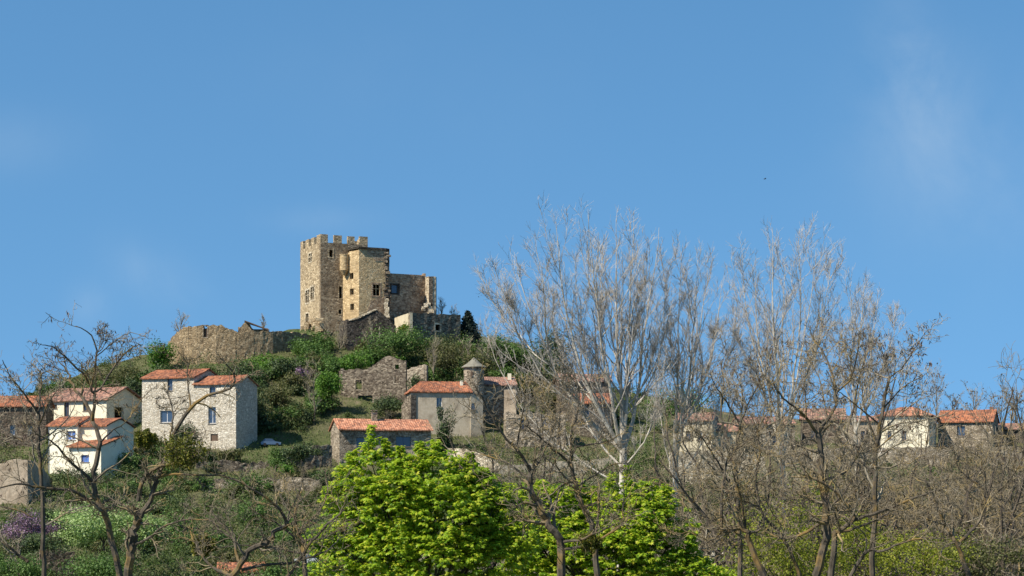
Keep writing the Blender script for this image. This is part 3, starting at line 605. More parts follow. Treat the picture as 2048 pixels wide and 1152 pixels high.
    # two roofs in the middle behind the poplar
    for (pl, pr, Y, pe, D, deg, rise, mt, wm, lb) in (
        (1118, 1222, 440, 762, 9, 5, 1.7, 'tile_old', 'brownstone', 'brown stone house with faded tile roof, upper one behind the forked poplar trunk'),
        (1150, 1224, 428, 806, 9, 6, 2.2, 'tile', 'ruin', 'rubble house with orange tile roof, lower one behind the forked poplar trunk')):
        root = thing('village_house', lb, 'house', (*W((pl + pr) / 2, Y), Z(pe, Y) - 8)); b = Block(pl, pr, Y, deg, D); e = Z(pe, Y); a = Acc()
        hs = [b.front.rect(pl + 20, pl + 30, pe + 14, pe + 30), b.front.rect(pl + 50, pl + 60, pe + 14, pe + 30)]
        house_walls(a, b, e - 13, e, rise, holes={'front': hs}); obj('wall', a, M[wm], root)
        a = Acc(); house_roof(a, b, e, rise, seed=pl); obj('roof', a, M[mt], root)
        for h in hs: window(root, b.front, h, 'wood')
    # long beige house under both
    root = thing('ruined_house', 'roofless rubble house half hidden by bare branches right of the grey house', 'house', (*W(1080, 412), Z(900, 412)))
    b = Block(1012, 1132, 414, 4, 8); a = Acc(); e = Z(828, 414); hs = [b.front.rect(1040, 1049, 840, 858), b.front.rect(1085, 1094, 838, 856)]
    wall(a, b.front, Z(950, 410), e, .6, hs, rough=.5, seed=91); wall(a, b.right, Z(950, 410), e - .5, .6, (), .6, 7.4, rough=.5, seed=92); wall(a, b.left, Z(950, 410), e, .6, (), .6, 7.4, rough=.5, seed=93); wall(a, b.back, Z(950, 410), e + .5, .6, rough=.5, seed=94); obj('wall', a, M['house_stone'], root)
    for h in hs: window(root, b.front, h, 'wood')
    # right-hand village row
    rows = [(1352, 1424, 400, 842, 8, -14, 1.6, 'tile_old', 'cream_stone', 'cream rubble house with faded tile roof just right of the white poplar trunks', [(1372, 1381, 862, 880), (1396, 1405, 862, 880)]),
            (1430, 1478, 404, 862, 7, -10, 1.5, 'tile_old', 'cream_stone', 'narrow cream house between two larger tile roofed neighbours', [(1445, 1453, 880, 896)]),
            (1482, 1590, 410, 848, 9, 6, 1.6, 'tile_old', 'house_stone', 'wide rubble house with faded tile roof behind the leafless thicket', [(1505, 1514, 868, 886), (1545, 1554, 868, 886)]),
            (1602, 1690, 416, 838, 9, -8, 2.2, 'tile_old', 'brownstone', 'brown stone house with weathered roof behind the tallest dark trunk', [(1622, 1630, 860, 876)]),
            (1699, 1756, 404, 842, 8, -5, 1.0, 'tile_old', 'oldplaster', 'flaking plaster house low roof left of the hipped one', [(1722, 1730, 862, 880)])]
    for (pl, pr, Y, pe, D, deg, rise, mt, wm, lb, ws) in rows:
        root = thing('village_house', lb, 'house', (*W((pl + pr) / 2, Y), Z(pe, Y) - 8)); b = Block(pl, pr, Y, deg, D); e = Z(pe, Y); a = Acc()
        hs = [b.front.rect(*w) for w in ws]; house_walls(a, b, e - 14, e, rise, holes={'front': hs}); obj('wall', a, M[wm], root)
        a = Acc(); house_roof(a, b, e, rise, seed=pl); rf = obj('roof', a, M[mt], root)
        for h in hs: window(root, b.front, h, 'wood')
        if pl in (1352, 1482, 1602): chimney(rf, b.pt(b.Wd * .3, D * .45, 0), e + rise * .6, 1.7, .7, 'house_stone', pl != 1482)
    root = thing('hipped_house', 'cream plastered house with shallow hipped tile roof and dark right side', 'house', (*W(1800, 398), Z(900, 398)))
    b = Block(1757, 1858, 404, -20, 11); e = Z(833, 402); a = Acc(); hs = [b.front.rect(1803, 1813, 862, 880), b.front.rect(1775, 1783, 862, 878)]
    house_walls(a, b, e - 14, e, .02, holes={'front': hs}); obj('wall', a, M['cream'], root)
    for h in hs: window(root, b.front, h, 'wood')
    a = Acc(); o = .6; D, Wd = b.D, b.Wd; A = [b.pt(-o, -o, e + .3), b.pt(Wd + o, -o, e + .3), b.pt(Wd + o, D + o, e + .3), b.pt(-o, D + o, e + .3)]; r0 = b.pt(Wd * .36, D / 2, e + 2.2); r1 = b.pt(Wd * .6, D / 2, e + 2.2)
    tiled(a, A[0], A[1], r1, r0, seed=1); tiled(a, A[2], A[3], r0, r1, seed=2); tiled(a, A[3], A[0], r0, r0, seed=3); tiled(a, A[1], A[2], r1, r1, seed=4); obj('roof', a, M['tile_pale'], root)
    root = thing('long_roof_house', 'rubble house with long bright orange roof and right gable, far right of ridge', 'house', (*W(1945, 404), Z(900, 404)))
    b = Block(1876, 1985, 410, -22, 9); e = Z(842, 405); a = Acc(); hs = [b.front.rect(1914, 1930, 852, 872)]
    house_walls(a, b, e - 14, e, 2.4, holes={'front': hs}); obj('wall', a, M['house_stone'], root); window(root, b.front, hs[0], 'wood')
    a = Acc(); house_roof(a, b, e, 2.4, seed=41); rf = obj('roof', a, M['tile'], root); chimney(rf, b.pt(b.Wd - .9, D * .48, 0), e + 2.1, 1.2, .8, 'tile_old', False, R(-22))
    root = thing('village_house', 'low grey-brown house cut by the right edge of the picture', 'house', (*W(2060, 408), Z(900, 408))); b = Block(2000, 2110, 412, -6, 8); e = Z(858, 410); a = Acc()
    house_walls(a, b, e - 14, e, 1.2); obj('wall', a, M['brownstone'], root); a = Acc(); house_roof(a, b, e, 1.2, seed=4); obj('roof', a, M['tile_old'], root)
    # left hand houses
    root = thing('long_cream_house', 'long cream house with rising red roof and shaded gable end left of the white house', 'house', (*W(175, 420), Z(870, 420)))
    b = Block(88, 213, 428, -26, 13); e = Z(800, 424); a = Acc(); hs = [b.front.rect(107, 114, 809, 817), b.front.rect(128, 138, 805, 836), b.front.rect(166, 176, 805, 822)]; hr = [b.right.rect(229, 246, 815, 838)]
    house_walls(a, b, e - 10, e, 2.8, holes={'front': hs, 'right': hr}); obj('wall', a, M['cream'], root); a = Acc(); house_roof(a, b, e, 2.8, ov=.7, ox=.8, seed=51); obj('roof', a, M['tile_old'], root)
    window(root, b.front, hs[0], 'wood'); window(root, b.front, hs[1], 'wood'); window(root, b.front, hs[2], 'wood'); ring(root, b.right, hr[0], .15, 'greyplaster', name='doorway')
    root = thing('small_cream_house', 'small cream house with bright red roof, drainpipe and lower blue shuttered annex', 'house', (*W(150, 385), Z(945, 385)))
    b = Block(97, 155, 386, -24, 8); e = Z(851, 384); a = Acc(); hs = [b.front.rect(132, 151, 862, 880)]
    house_walls(a, b, e - 14, e, 1.7, holes={'front': hs}); obj('wall', a, M['offwhite'], root); a = Acc(); house_roof(a, b, e, 1.7, ov=.5, seed=53); obj('roof', a, M['tile'], root)
    window(root, b.front, hs[0], 'frame', 'blue')
    c = Block(138, 202, 380, -24, 7); e2 = Z(893, 378); a = Acc(); hs = [c.front.rect(162, 178, 910, 924)]
    house_walls(a, c, e2 - 9, e2, 0, holes={'front': hs}, shed=2.0); obj('annex_wall', a, M['offwhite'], root); a = Acc(); house_roof(a, c, e2, 0, ov=.7, shed=2.0, seed=54); obj('annex_roof', a, M['tile'], root)
    window(root, c.front, hs[0], 'blue', 'blue')
    d = Block(158, 214, 384, -24, 9); e3 = Z(852, 382); a = Acc(); house_walls(a, d, e3 - 9, e3, 1.5); obj('rear_wall', a, M['cream'], root); a = Acc(); house_roof(a, d, e3, 1.5, seed=57); obj('rear_roof', a, M['tile'], root)
    a = Acc(); p = b.front.w(.15, -.1, 0); cyl(a, p, .06, e - 10, e + .1, 8); obj('drainpipe', a, M['zinc'], root)
    root = thing('brown_house', 'dark brown stone house with old red roof cut by the left edge', 'house', (*W(40, 412), Z(880, 412)))
    b = Block(-70, 92, 412, 3, 9); e = Z(812, 412); a = Acc(); hs = [b.front.rect(20, 30, 850, 870), b.front.rect(55, 64, 850, 870)]
    house_walls(a, b, e - 12, e, 2.2, holes={'front': hs}); obj('wall', a, M['brownstone'], root); a = Acc(); house_roof(a, b, e, 2.2, seed=61); obj('roof', a, M['tile'], root)
    for h in hs: window(root, b.front, h, 'frame')
    # lower walls
    def ww(name, label, cat, A, B, tops, base, mat, rough=.2, t=.7, seed=0):
        sg = Seg(W(*A), W(*B)); a = Acc(); wall(a, sg, base, sg.top(tops), t, rough=rough, seed=seed, step=.8); o = obj(name, a, M[mat], None, off=(*W((A[0] + B[0]) / 2, (A[1] + B[1]) / 2), base + .3)); return prop(o, label, cat)
    ww('garden_wall', 'pale limewashed wall beside the leafy maple below the grey house', 'wall', (895, 392), (1010, 388), [(895, 897), (940, 900), (985, 918), (1010, 940)], Z(975, 390), 'pale', .25, seed=5)
    ww('retaining_wall', 'crumbling dry stone retaining wall on the slope left of the salmon roof', 'wall', (552, 388), (664, 394), [(552, 912), (590, 895), (664, 890)], Z(960, 390), 'ruin', .4, seed=6)
    ww('retaining_wall', 'low dark dry stone terrace wall beneath the pale blossoming shrub', 'wall', (80, 268), (150, 270), [(80, 1098), (120, 1100), (150, 1103)], Z(1170, 268), 'ruin', .2, seed=7)
    ww('yard_wall', 'white stone yard wall with tile coping low between maple and thicket', 'wall', (1362, 250), (1474, 248), [(1362, 1079), (1474, 1076)], Z(1170, 248), 'whitewall', .12, seed=8)
    ww('yard_wall', 'cream rubble yard wall behind the white poplar trunks', 'wall', (1340, 372), (1530, 376), [(1340, 905), (1420, 900), (1530, 912)], Z(985, 374), 'pale', .2, seed=9)
    ww('retaining_wall', 'long grey retaining wall along the foot of the right hand houses', 'wall', (1560, 388), (2100, 388), [(1560, 900), (1700, 896), (1900, 893), (2100, 893)], Z(960, 388), 'house_stone', .2, seed=10)
    ww('retaining_wall', 'grey terrace wall behind the dark trunks above the maple', 'wall', (990, 384), (1230, 388), [(990, 932), (1100, 925), (1230, 915)], Z(985, 384), 'greyplaster', .15, seed=11)
    ww('retaining_wall', 'long broken dry stone terrace wall below the white house lawn', 'wall', (392, 386), (545, 390), [(392, 924), (440, 920), (500, 926), (545, 921)], Z(965, 388), 'ruin', .35, seed=12)
    ww('retaining_wall', 'lower broken dry stone terrace wall half way down the slope', 'wall', (420, 366), (640, 368), [(420, 958), (480, 962), (560, 955), (640, 960)], Z(1000, 366), 'house_stone', .4, seed=13)
    ww('retaining_wall', 'dark dry stone wall right of the pale blossoming shrub', 'wall', (345, 300), (420, 304), [(345, 1062), (380, 1050), (420, 1070)], Z(1120, 300), 'gable', .5, seed=14)
    root = thing('low_shed', 'low shed with orange tile roof at the bottom edge among bare branches', 'shed', (*W(485, 262), Z(1165, 262)))
    b = Block(438, 528, 262, 8, 5); e = Z(1143, 262); a = Acc(); house_walls(a, b, e - 4, e, .9); obj('wall', a, M['house_stone'], root); a = Acc(); house_roof(a, b, e, .9, seed=71); obj('roof', a, M['tile'], root)
build_houses()

# ------------------------------------------------------------------ cars
def car(px, py, Y, rz, paint, label):
    x, y = W(px, Y); z = Z(py, Y); root = thing('parked_car', label, 'car', (0, 0, 0)); root.location = (x, y, z); root.rotation_euler.z = rz
    def prof(pts, w, inset=0):
        a = Acc(); n = len(pts); v = [(p[0], s * (w if not inset or i not in inset else w * .84), p[1]) for s in (-1, 1) for i, p in enumerate(pts)]
        a.add(v, [[i, (i + 1) % n, (i + 1) % n + n, i + n] for i in range(n)]); a.add(v, [list(range(n))[::-1], list(range(n, 2 * n))]); return a
    def put(nm, a, mat):
        o = bpy.data.objects.new(nm, a.mesh(nm, mat)); col.objects.link(o); o.parent = root; return o
    put('body', prof([(-2.1, .3), (2.1, .3), (2.15, .62), (2.0, .82), (1.1, .95), (-1.9, .98), (-2.1, .75)], .86), paint)
    put('cabin', prof([(-1.8, .98), (1.05, .95), (.35, 1.46), (-1.35, 1.48)], .8, (2, 3)), M['glass'])
    put('car_roof', prof([(-1.4, 1.47), (.4, 1.45), (.3, 1.53), (-1.3, 1.55)], .7), paint)
    for sx in (-1.3, 1.35):
        for sy in (-.8, .8):
            a = Acc(); th = np.arange(16) * np.pi / 8; v = [(sx + .33 * math.cos(t), sy + d, .33 + .33 * math.sin(t)) for d in (-.1, .1) for t in th]
            a.add(v, [[i, (i + 1) % 16, (i + 1) % 16 + 16, i + 16] for i in range(16)]); a.add(v, [list(range(16))[::-1], list(range(16, 32))]); put('wheel', a, M['tyre'])
    for sy in (-.62, .62): a = Acc(); a.box((2.12, sy, .7), (.06, .32, .14)); put('headlight', a, M['lamp'])
M['tyre'] = plain('tyre', (.02, .02, .02), .8); M['lamp'] = plain('lamp_glass', (.75, .75, .75), .15)
M['car_blue'] = plain('blue_grey_paint', (.13, .19, .27), .25, .3, .6, .03); M['car_silver'] = plain('silver_paint', (.5, .51, .52), .25, .4, .6, .03); M['car_white'] = plain('white_paint', (.75, .75, .75), .3, 0, .6, .03)
def on_ground(px, Y): x, y = W(px, Y); return float(H(x, y)[0])
for px, Y, rz, m, lb in ((541, 408, R(12), 'car_blue', 'blue-grey car parked on the terrace right of the white house'),):
    car(px, HY - on_ground(px, Y) / Y * F, Y, rz, M[m], lb)
car(618, HY - on_ground(618, 268) / 268 * F - 22, 268, R(160), M['car_silver'], 'silver car at the bottom edge beside the leafy maple')

# ------------------------------------------------------------------ plants
def tubes(a, p, r, k=3):
    """p (B,n,3) paths, r (B,n) radii -> k-sided tubes"""
    B, n, _ = p.shape
    if B == 0: return
    t = np.gradient(p, axis=1); t /= np.linalg.norm(t, axis=2, keepdims=True) + 1e-9
    d = p[:, -1] - p[:, 0]; ref = np.eye(3)[np.argmin(np.abs(d), axis=1)][:, None, :]
    n1 = np.cross(t, ref); n1 /= np.linalg.norm(n1, axis=2, keepdims=True) + 1e-9; n2 = np.cross(t, n1)
    th = np.arange(k) * 2 * np.pi / k
    v = p[:, :, None, :] + r[:, :, None, None] * (n1[:, :, None, :] * np.cos(th)[:, None] + n2[:, :, None, :] * np.sin(th)[:, None])
    i = np.arange(n - 1)[:, None] * k; j = np.arange(k); jn = (j + 1) % k
    f = np.stack([i + j, i + jn, i + k + jn, i + k + j], -1).reshape(-1, 4)
    f = (f[None] + (np.arange(B) * n * k)[:, None, None]).reshape(-1, 4)
    a.add(v.reshape(-1, 3), f)
def unit(v): return v / (np.linalg.norm(v, axis=-1, keepdims=True) + 1e-9)
def spawn(rn, p, r, k, t0, t1, ang, asd, ln, n, wig, up, rr, rmin, fall=.5, lsd=.25, tip=.3, out=None):
    """k children per path, vectorised"""
    B, m, _ = p.shape; t = rn.uniform(t0, t1, (B, k)) * (m - 1); i = np.clip(t.astype(int), 0, m - 2); f = (t - i)[..., None]
    b = np.arange(B)[:, None]; base = p[b, i] * (1 - f) + p[b, i + 1] * f; d = unit(p[b, i + 1] - p[b, i]); rad = r[b, i] * (1 - f[..., 0]) + r[b, i + 1] * f[..., 0]
    q = unit(np.cross(d, rn.normal(size=d.shape))); al = rn.normal(ang, asd, (B, k))[..., None]
    d = unit(d * np.cos(al) + q * np.sin(al)).reshape(-1, 3)
    plen = np.linalg.norm(np.diff(p, axis=1), axis=2).sum(1)[:, None]
    L = (ln(plen) if callable(ln) else ln) * (1 - fall * t / (m - 1)) * np.clip(rn.normal(1, lsd, (B, k)), .35, 1.9); L = np.broadcast_to(L, (B, k)).ravel()
    pos = base.reshape(-1, 3); pts = [pos]; N = len(pos)
    for s in range(n - 1):
        d = unit(d + rn.normal(0, wig, (N, 3)) + np.array([0, 0, up])); pos = pos + d * (L / (n - 1))[:, None]; pts.append(pos)
    P_ = np.stack(pts, 1); r0 = np.maximum(np.minimum(rad.ravel() * rr, rad.ravel()), rmin)
    return P_, np.maximum(r0[:, None] * np.linspace(1, tip, n)[None], rmin * .7)
def rots(rn, N, nrm=None, jit=.6):
    """random frames whose z axis follows nrm"""
    z = unit((nrm if nrm is not None else 0) + rn.normal(0, jit, (N, 3))); x = unit(np.cross(z, rn.normal(size=(N, 3)))); return np.stack([x, np.cross(z, x), z], 2)
T_LEAF = (np.array([[0, -.5, 0], [.26, -.1, .06], [0, .5, -.05], [-.26, -.1, .06], [0, 0, 0]]), np.array([[0, 1, 4], [1, 2, 4], [2, 3, 4], [3, 0, 4]]))
T_CARD = (np.array([[0, -.5, 0], [.34, 0, .08], [0, .5, 0], [-.34, 0, .08]]), np.array([[0, 1, 2, 3]]))
T_NARROW = (np.array([[0, 0, 0], [.12, .5, .03], [0, 1, -.05], [-.12, .5, .03]]), np.array([[0, 1, 2, 3]]))
T_MAPLE = (np.array([[0, 0, 0], [.22, -.12, -.06], [.55, .12, -.16], [.33, .32, -.05], [.44, .66, -.17], [.16, .58, -.04], [0, 1, -.2], [-.16, .58, -.04], [-.44, .66, -.17], [-.33, .32, -.05], [-.55, .12, -.16], [-.22, -.12, -.06], [0, .38, .05]]),
           np.array([[i, (i + 1) % 12, 12] for i in range(12)]))
def leaves(a, tmpl, pos, Rm, size):
    v, f = tmpl; N = len(pos); s = np.broadcast_to(size, (N,))
    V = np.einsum('nij,vj->nvi', Rm, v) * s[:, None, None] + pos[:, None, :]
    a.add(V.reshape(-1, 3), (f[None] + (np.arange(N) * len(v))[:, None, None]).reshape(-1, f.shape[1]))
def blob(rn, N, c, rad, shell=.45, lumps=7, lump=.45):
    """N points in an uneven crown: lumps of unequal size on and in an ellipsoid"""
    c = np.array(c); rad = np.array(rad, float); k = rn.randint(0, lumps, N)
    d = unit(rn.normal(size=(lumps, 3))); d[:, 2] = np.abs(d[:, 2]) * rn.choice([1, 1, -.8], lumps); cen = d * rn.uniform(.3, .85, (lumps, 1)); sz = rn.uniform(.5, 1.3, lumps) * lump
    q = unit(rn.normal(size=(N, 3))); rr = (1 - shell * rn.uniform(0, 1, N) ** 2)[:, None]
    l = cen[k] + q * rr * sz[k][:, None]; l = l * (1 + rn.normal(0, .13, (N, 1))); return c + l * rad, unit(l * .6 + q)
def leafy(name, label, cat, px, Y, wpx, hpx, mat, pybase=None, N=2600, size=.42, lumps=9, trunk=.0, group=None, crown_z=.42, seed=None, mb='trunk', depth=1.0, lump=.45, tmpl=T_CARD):
    """a bush or tree of the hillside: tapered stem and limbs, crown of separate leaves"""
    rn = rs(seed if seed is not None else int(px * 7 + Y)); x, y = W(px, Y); z = on_ground(px, Y) if pybase is None else Z(pybase, Y)
    w = wpx / F * Y / 2 * 1.28; h = hpx / F * Y * 1.12; N = int(N * 1.35); root = thing(name, label, cat, (x, y, z - .2), group)
    cz = z + h * (trunk + (1 - trunk) * crown_z); c = np.array([x, y, cz]); rad = (w, w * depth, h * (1 - trunk) * .55)
    pos, nr = blob(rn, N, c, rad, lumps=lumps, lump=lump); a = Acc(); leaves(a, tmpl, pos, rots(rn, N, nr * .7 + [0, 0, .5]), rn.uniform(.6, 1.3, N) * size)
    obj('crown', a, M[mat], root)
    a = Acc(); r0 = max(.1, h * .022); nb = 6
    tr = smooth_path([(x, y, z - .5), (x + rn.uniform(-.2, .2), y, z + h * trunk * .6 + h * .1), (x, y, cz)], 8)[None]; tubes(a, tr, np.linspace(r0, r0 * .4, 8)[None], 6)
    p, r = spawn(rn, tr, np.linspace(r0, r0 * .4, 8)[None], nb * 2, .35, 1, .8, .25, w * .95, 6, .16, .05, .6, .02); tubes(a, p, r, 4)
    p, r = spawn(rn, p, r, 4, .3, 1, .7, .3, w * .45, 4, .2, .05, .6, .012); tubes(a, p, r, 3)
    obj('trunk', a, M[mb], root); return root
def hill_plants():
    L = leafy
    L('green_bush', 'bright green bushy tree below the right end of the rampart', 'bush', 543, 461, 88, 62, 'bright', 768, 4200, .42, 12)
    L('green_bush', 'tall bright green bush left of the roofless brown house', 'bush', 664, 433, 52, 70, 'bright', 812, 3200, .42, 10)
    L('green_bush', 'dense green bush between the keep and the brown roofless house', 'bush', 705, 455, 50, 44, 'bright', 748, 2400, .4)
    L('green_tree', 'broad mid green tree under the terrace wall', 'tree', 800, 464, 112, 70, 'mid', 722, 5200, .44, 14)
    L('green_bush', 'yellow-green bush against the pale end of the terrace wall', 'bush', 801, 474, 26, 24, 'yellow', 668, 900, .36, 6)
    L('olive_tree', 'olive green spreading tree on the slope left below the keep', 'tree', 626, 466, 66, 48, 'mid', 736, 3400, .44, 12)
    L('olive_tree', 'greyish olive tree rising right of the gabled ruin', 'tree', 893, 460, 100, 78, 'olive', 752, 3600, .38, 14, .15)
    L('green_bush', 'bright green bush touching the left end of the rampart', 'bush', 318, 470, 56, 58, 'bright', 745, 2800, .44)
    L('olive_tree', 'wide olive green tree behind the long cream house', 'tree', 246, 462, 112, 62, 'olive', 790, 4200, .44, 13)
    L('dark_tree', 'dark evergreen tree between the cream and white houses', 'tree', 268, 440, 62, 50, 'dark', 806, 2600, .42)
    L('dark_tree', 'dark evergreen standing in shade against the right side of the white house', 'tree', 503, 418, 58, 96, 'dark', 872, 4200, .42, 14)
    L('dark_tree', 'rounded dark evergreen between the white house and the bright bush', 'tree', 478, 448, 76, 50, 'dark', 780, 3200, .42)
    L('pine_tree', 'soft green pine right of the conical turret', 'tree', 1000, 470, 84, 60, 'mid', 740, 3600, .42, 12, .1)
    L('pine_tree', 'tall dark pine behind the upper village roof', 'tree', 1112, 458, 84, 106, 'dark', 772, 5200, .44, 14, .12)
    L('pine_tree', 'green pine crest right beside the dark pine', 'tree', 1052, 474, 70, 52, 'mid', 738, 2600, .42, 11)
    L('dark_tree', 'grey-green hedge tree behind the poplars near the ridge', 'tree', 1352, 442, 120, 60, 'mid', 842, 3800, .44, 14)
    L('olive_tree', 'brownish olive tree hanging over the turret house roof', 'tree', 960, 452, 70, 62, 'olive', 765, 2600, .4, 11)
    L('lilac_bush', 'small mauve lilac bush on the slope left of the tall green bush', 'bush', 598, 447, 30, 34, 'lilac', 770, 1100, .36, 7)
    L('ivy_bush', 'dark ivy bush hiding the foot of the roofless brown house', 'bush', 772, 430, 66, 42, 'dark', 832, 2600, .4, 10)
    L('dark_shrub', 'narrow dark cypress-like shrub in front of the grey house', 'shrub', 886, 410, 38, 78, 'dark', 900, 3000, .4, 11)
    L('ivy_bush', 'ivy mound spilling over the crumbling retaining wall', 'bush', 604, 383, 72, 36, 'dark', 922, 2800, .36, 12)
    L('green_bush', 'small vivid green bush below the ivy mound', 'bush', 574, 372, 28, 24, 'bright', 952, 900, .32, 7)
    L('ivy_bush', 'ivy cloak on the right wall of the roofless brown house', 'bush', 828, 436, 26, 46, 'dark', 792, 1200, .36, 8)
    L('dark_tree', 'dark bush at the foot of the white house, left corner', 'tree', 372, 398, 50, 34, 'dark', 888, 2000, .36)
    L('olive_tree', 'olive tree crown behind the brown house at the left edge', 'tree', 128, 448, 70, 34, 'mid', 800, 2000, .42)
    L('blossom_shrub', 'large pale green blossoming shrub low on the left slope', 'shrub', 208, 262, 176, 82, 'paleg', 1094, 8600, .30, 22, lump=.36)
    L('blossom_shrub', 'smaller pale green shrub right of the big blossoming one', 'shrub', 312, 262, 60, 66, 'paleg', 1090, 2600, .28, 10)
    L('lilac_bush', 'mauve flowering lilac at the lower left edge', 'bush', 62, 262, 100, 56, 'lilac', 1086, 4200, .26, 14)
    L('dark_shrub', 'deep green shrub under the lilac at the lower left', 'shrub', 95, 256, 90, 40, 'dark', 1104, 2600, .28, 10)
    L('green_shrub', 'bushy green shrub at the bottom edge below the pale blossoms', 'shrub', 190, 246, 130, 60, 'mid', 1170, 4200, .28, 14)
    L('green_shrub', 'round green shrub in the bottom left corner', 'shrub', 40, 248, 110, 70, 'mid', 1178, 4200, .28, 14)
    L('yellow_shrub', 'yellow-green shrub low behind the tall dark twin trunks', 'shrub', 1590, 80, 230, 210, 'yellow', 1225, 6500, .11, 18, lump=.34)
    L('yellow_shrub', 'yellow-green shrub low among bare trees at the right', 'shrub', 1845, 82, 170, 150, 'yellow', 1195, 4200, .11, 14, lump=.34)
    L('yellow_shrub', 'tall loose yellow-green shrub just right of the twin dark trunks', 'shrub', 1725, 84, 140, 190, 'yellow', 1195, 3000, .11, 20, lump=.28)
    L('yellow_shrub', 'olive yellow shrub at the bottom right corner', 'shrub', 1965, 84, 180, 140, 'olive', 1200, 4200, .12, 18, lump=.3)
    L('yellow_shrub', 'yellow-green shrub peeking over the retaining wall under the hipped house', 'shrub', 1700, 250, 130, 70, 'yellow', 1020, 1800, .26, 14, lump=.3)
    L('yellow_shrub', 'olive shrub in the middle of the right grove', 'shrub', 1890, 170, 150, 110, 'olive', 1110, 2600, .2, 16, lump=.3)
    L('yellow_shrub', 'yellow-green shrub between the white yard wall and maple', 'shrub', 1440, 140, 100, 90, 'maple', 1200, 2200, .2, 10)
    # the overgrown belts: many look-alike bushes, told apart only by their belt and colour
    rn = rs(31)
    belts = ((596, 965, 452, 478, 34, 'overgrown belt right below the castle', ('mid', 'mid', 'olive', 'dark', 'bright'), 30, 62), (476, 690, 418, 456, 24, 'shady hollow between the white house and the roofless house', ('dark', 'dark', 'mid', 'olive'), 30, 60), (925, 1160, 446, 478, 20, 'wooded shoulder right of the conical turret', ('olive', 'dark', 'mid', 'olive'), 34, 66),
             (140, 345, 440, 474, 18, 'wooded left shoulder of the castle hill', ('olive', 'mid', 'dark'), 30, 60), (190, 665, 330, 394, 34, 'lower slope between the cream house and maple', ('mid', 'dark', 'olive', 'mid'), 22, 56), (-40, 640, 246, 318, 34, 'bottom left thicket under the pale blossoming shrub', ('mid', 'dark', 'olive', 'mid'), 34, 86), (1250, 2060, 300, 386, 26, 'slope under the right hand village row', ('olive', 'dark', 'mid', 'scrub'), 30, 62))
    for px, Y, w, h, m, lb in ((305, 400, 60, 34, 'olive', 'olive brown bush at the left foot of the white house'), (345, 399, 50, 28, 'mid', 'green bush under the double window of the white house'), (455, 394, 50, 26, 'olive', 'low olive bush before the door corner of the white house'), (240, 398, 70, 50, 'olive', 'olive bush between the small cream house and the white house'), (262, 384, 70, 40, 'mid', 'green bush just right of the small cream annex'), (150, 372, 130, 26, 'dark', 'dark hedge along the foot of the small cream house'), (410, 392, 46, 26, 'dark', 'dark bush under the right windows of the white house')):
        L('hillside_bush', lb, 'bush', px, Y, w, h, m, None, 2000, .36, 12)
    names = {'mid': 'mid green bush', 'dark': 'dark evergreen bush', 'olive': 'olive brown bush', 'bright': 'fresh green bush', 'scrub': 'dull green bush'}
    for x0, x1, y0, y1, n, where, mats, w0, w1 in belts:
        k = 0
        while k < n:
            px, Y = rn.uniform(x0, x1), rn.uniform(y0, y1)
            if (676 < px < 860 and 428 < Y < 458) or (600 < px < 690 and 404 < Y < 431) or (690 < px < 920 and Y > 470) or (320 < px < 600 and 464 < Y): continue
            if (130 < px < 420 and 238 < Y < 275) or (470 < px < 545 and 396 < Y < 412) or (px > 640 and 388 < Y < 400) or (80 < px < 225 and 372 < Y < 392) or (px < 290 and 436 < Y < 446): continue
            m = mats[k % len(mats)]; w = rn.uniform(w0, w1); h = w * rn.uniform(.5, .95); k += 1
            L('hillside_bush', names[m] + ' in the ' + where, 'bush', px, Y, w, h, m, None, int(500 + 26 * w), .44 if Y > 400 else .32, 8 + int(w / 8), group=names[m] + 'es in the ' + where, seed=int(px * 13 + Y * 7))
    # spruce behind the terrace wall
    rn = rs(5); x, y = W(938, 487); z = Z(690, 487); root = thing('spruce_tree', 'dark pointed spruce at the right end of the terrace wall', 'tree', (x, y, z)); a = Acc(); h = 8.6
    tubes(a, np.array([[[x, y, z], [x - .1, y, z + h * .5], [x - .4, y, z + h]]]), np.array([[.25, .16, .04]]), 6); obj('trunk', a, M['trunk'], root); a = Acc()
    for k in range(34):
        f = k / 34; zz = z + h * (.12 + .88 * f); rr = 4.6 * (1 - f) ** .8 * rn.uniform(.75, 1.15) + .15
        for q in range(11):
            th = rn.uniform(0, 6.3); m = 30; s = rn.uniform(.1, 1, m); ln = rr * rn.uniform(.6, 1.15)
            pos = np.stack([x - .3 * f + np.cos(th) * ln * s, y + np.sin(th) * ln * s, zz - .45 * ln * s + .25 * (ln * s) ** 2 / 3], 1) + rn.normal(0, .2, (m, 3)); leaves(a, T_CARD, pos, rots(rn, m), rn.uniform(.25, .5, m))
    obj('crown', a, M['needle'], root)
hill_plants()

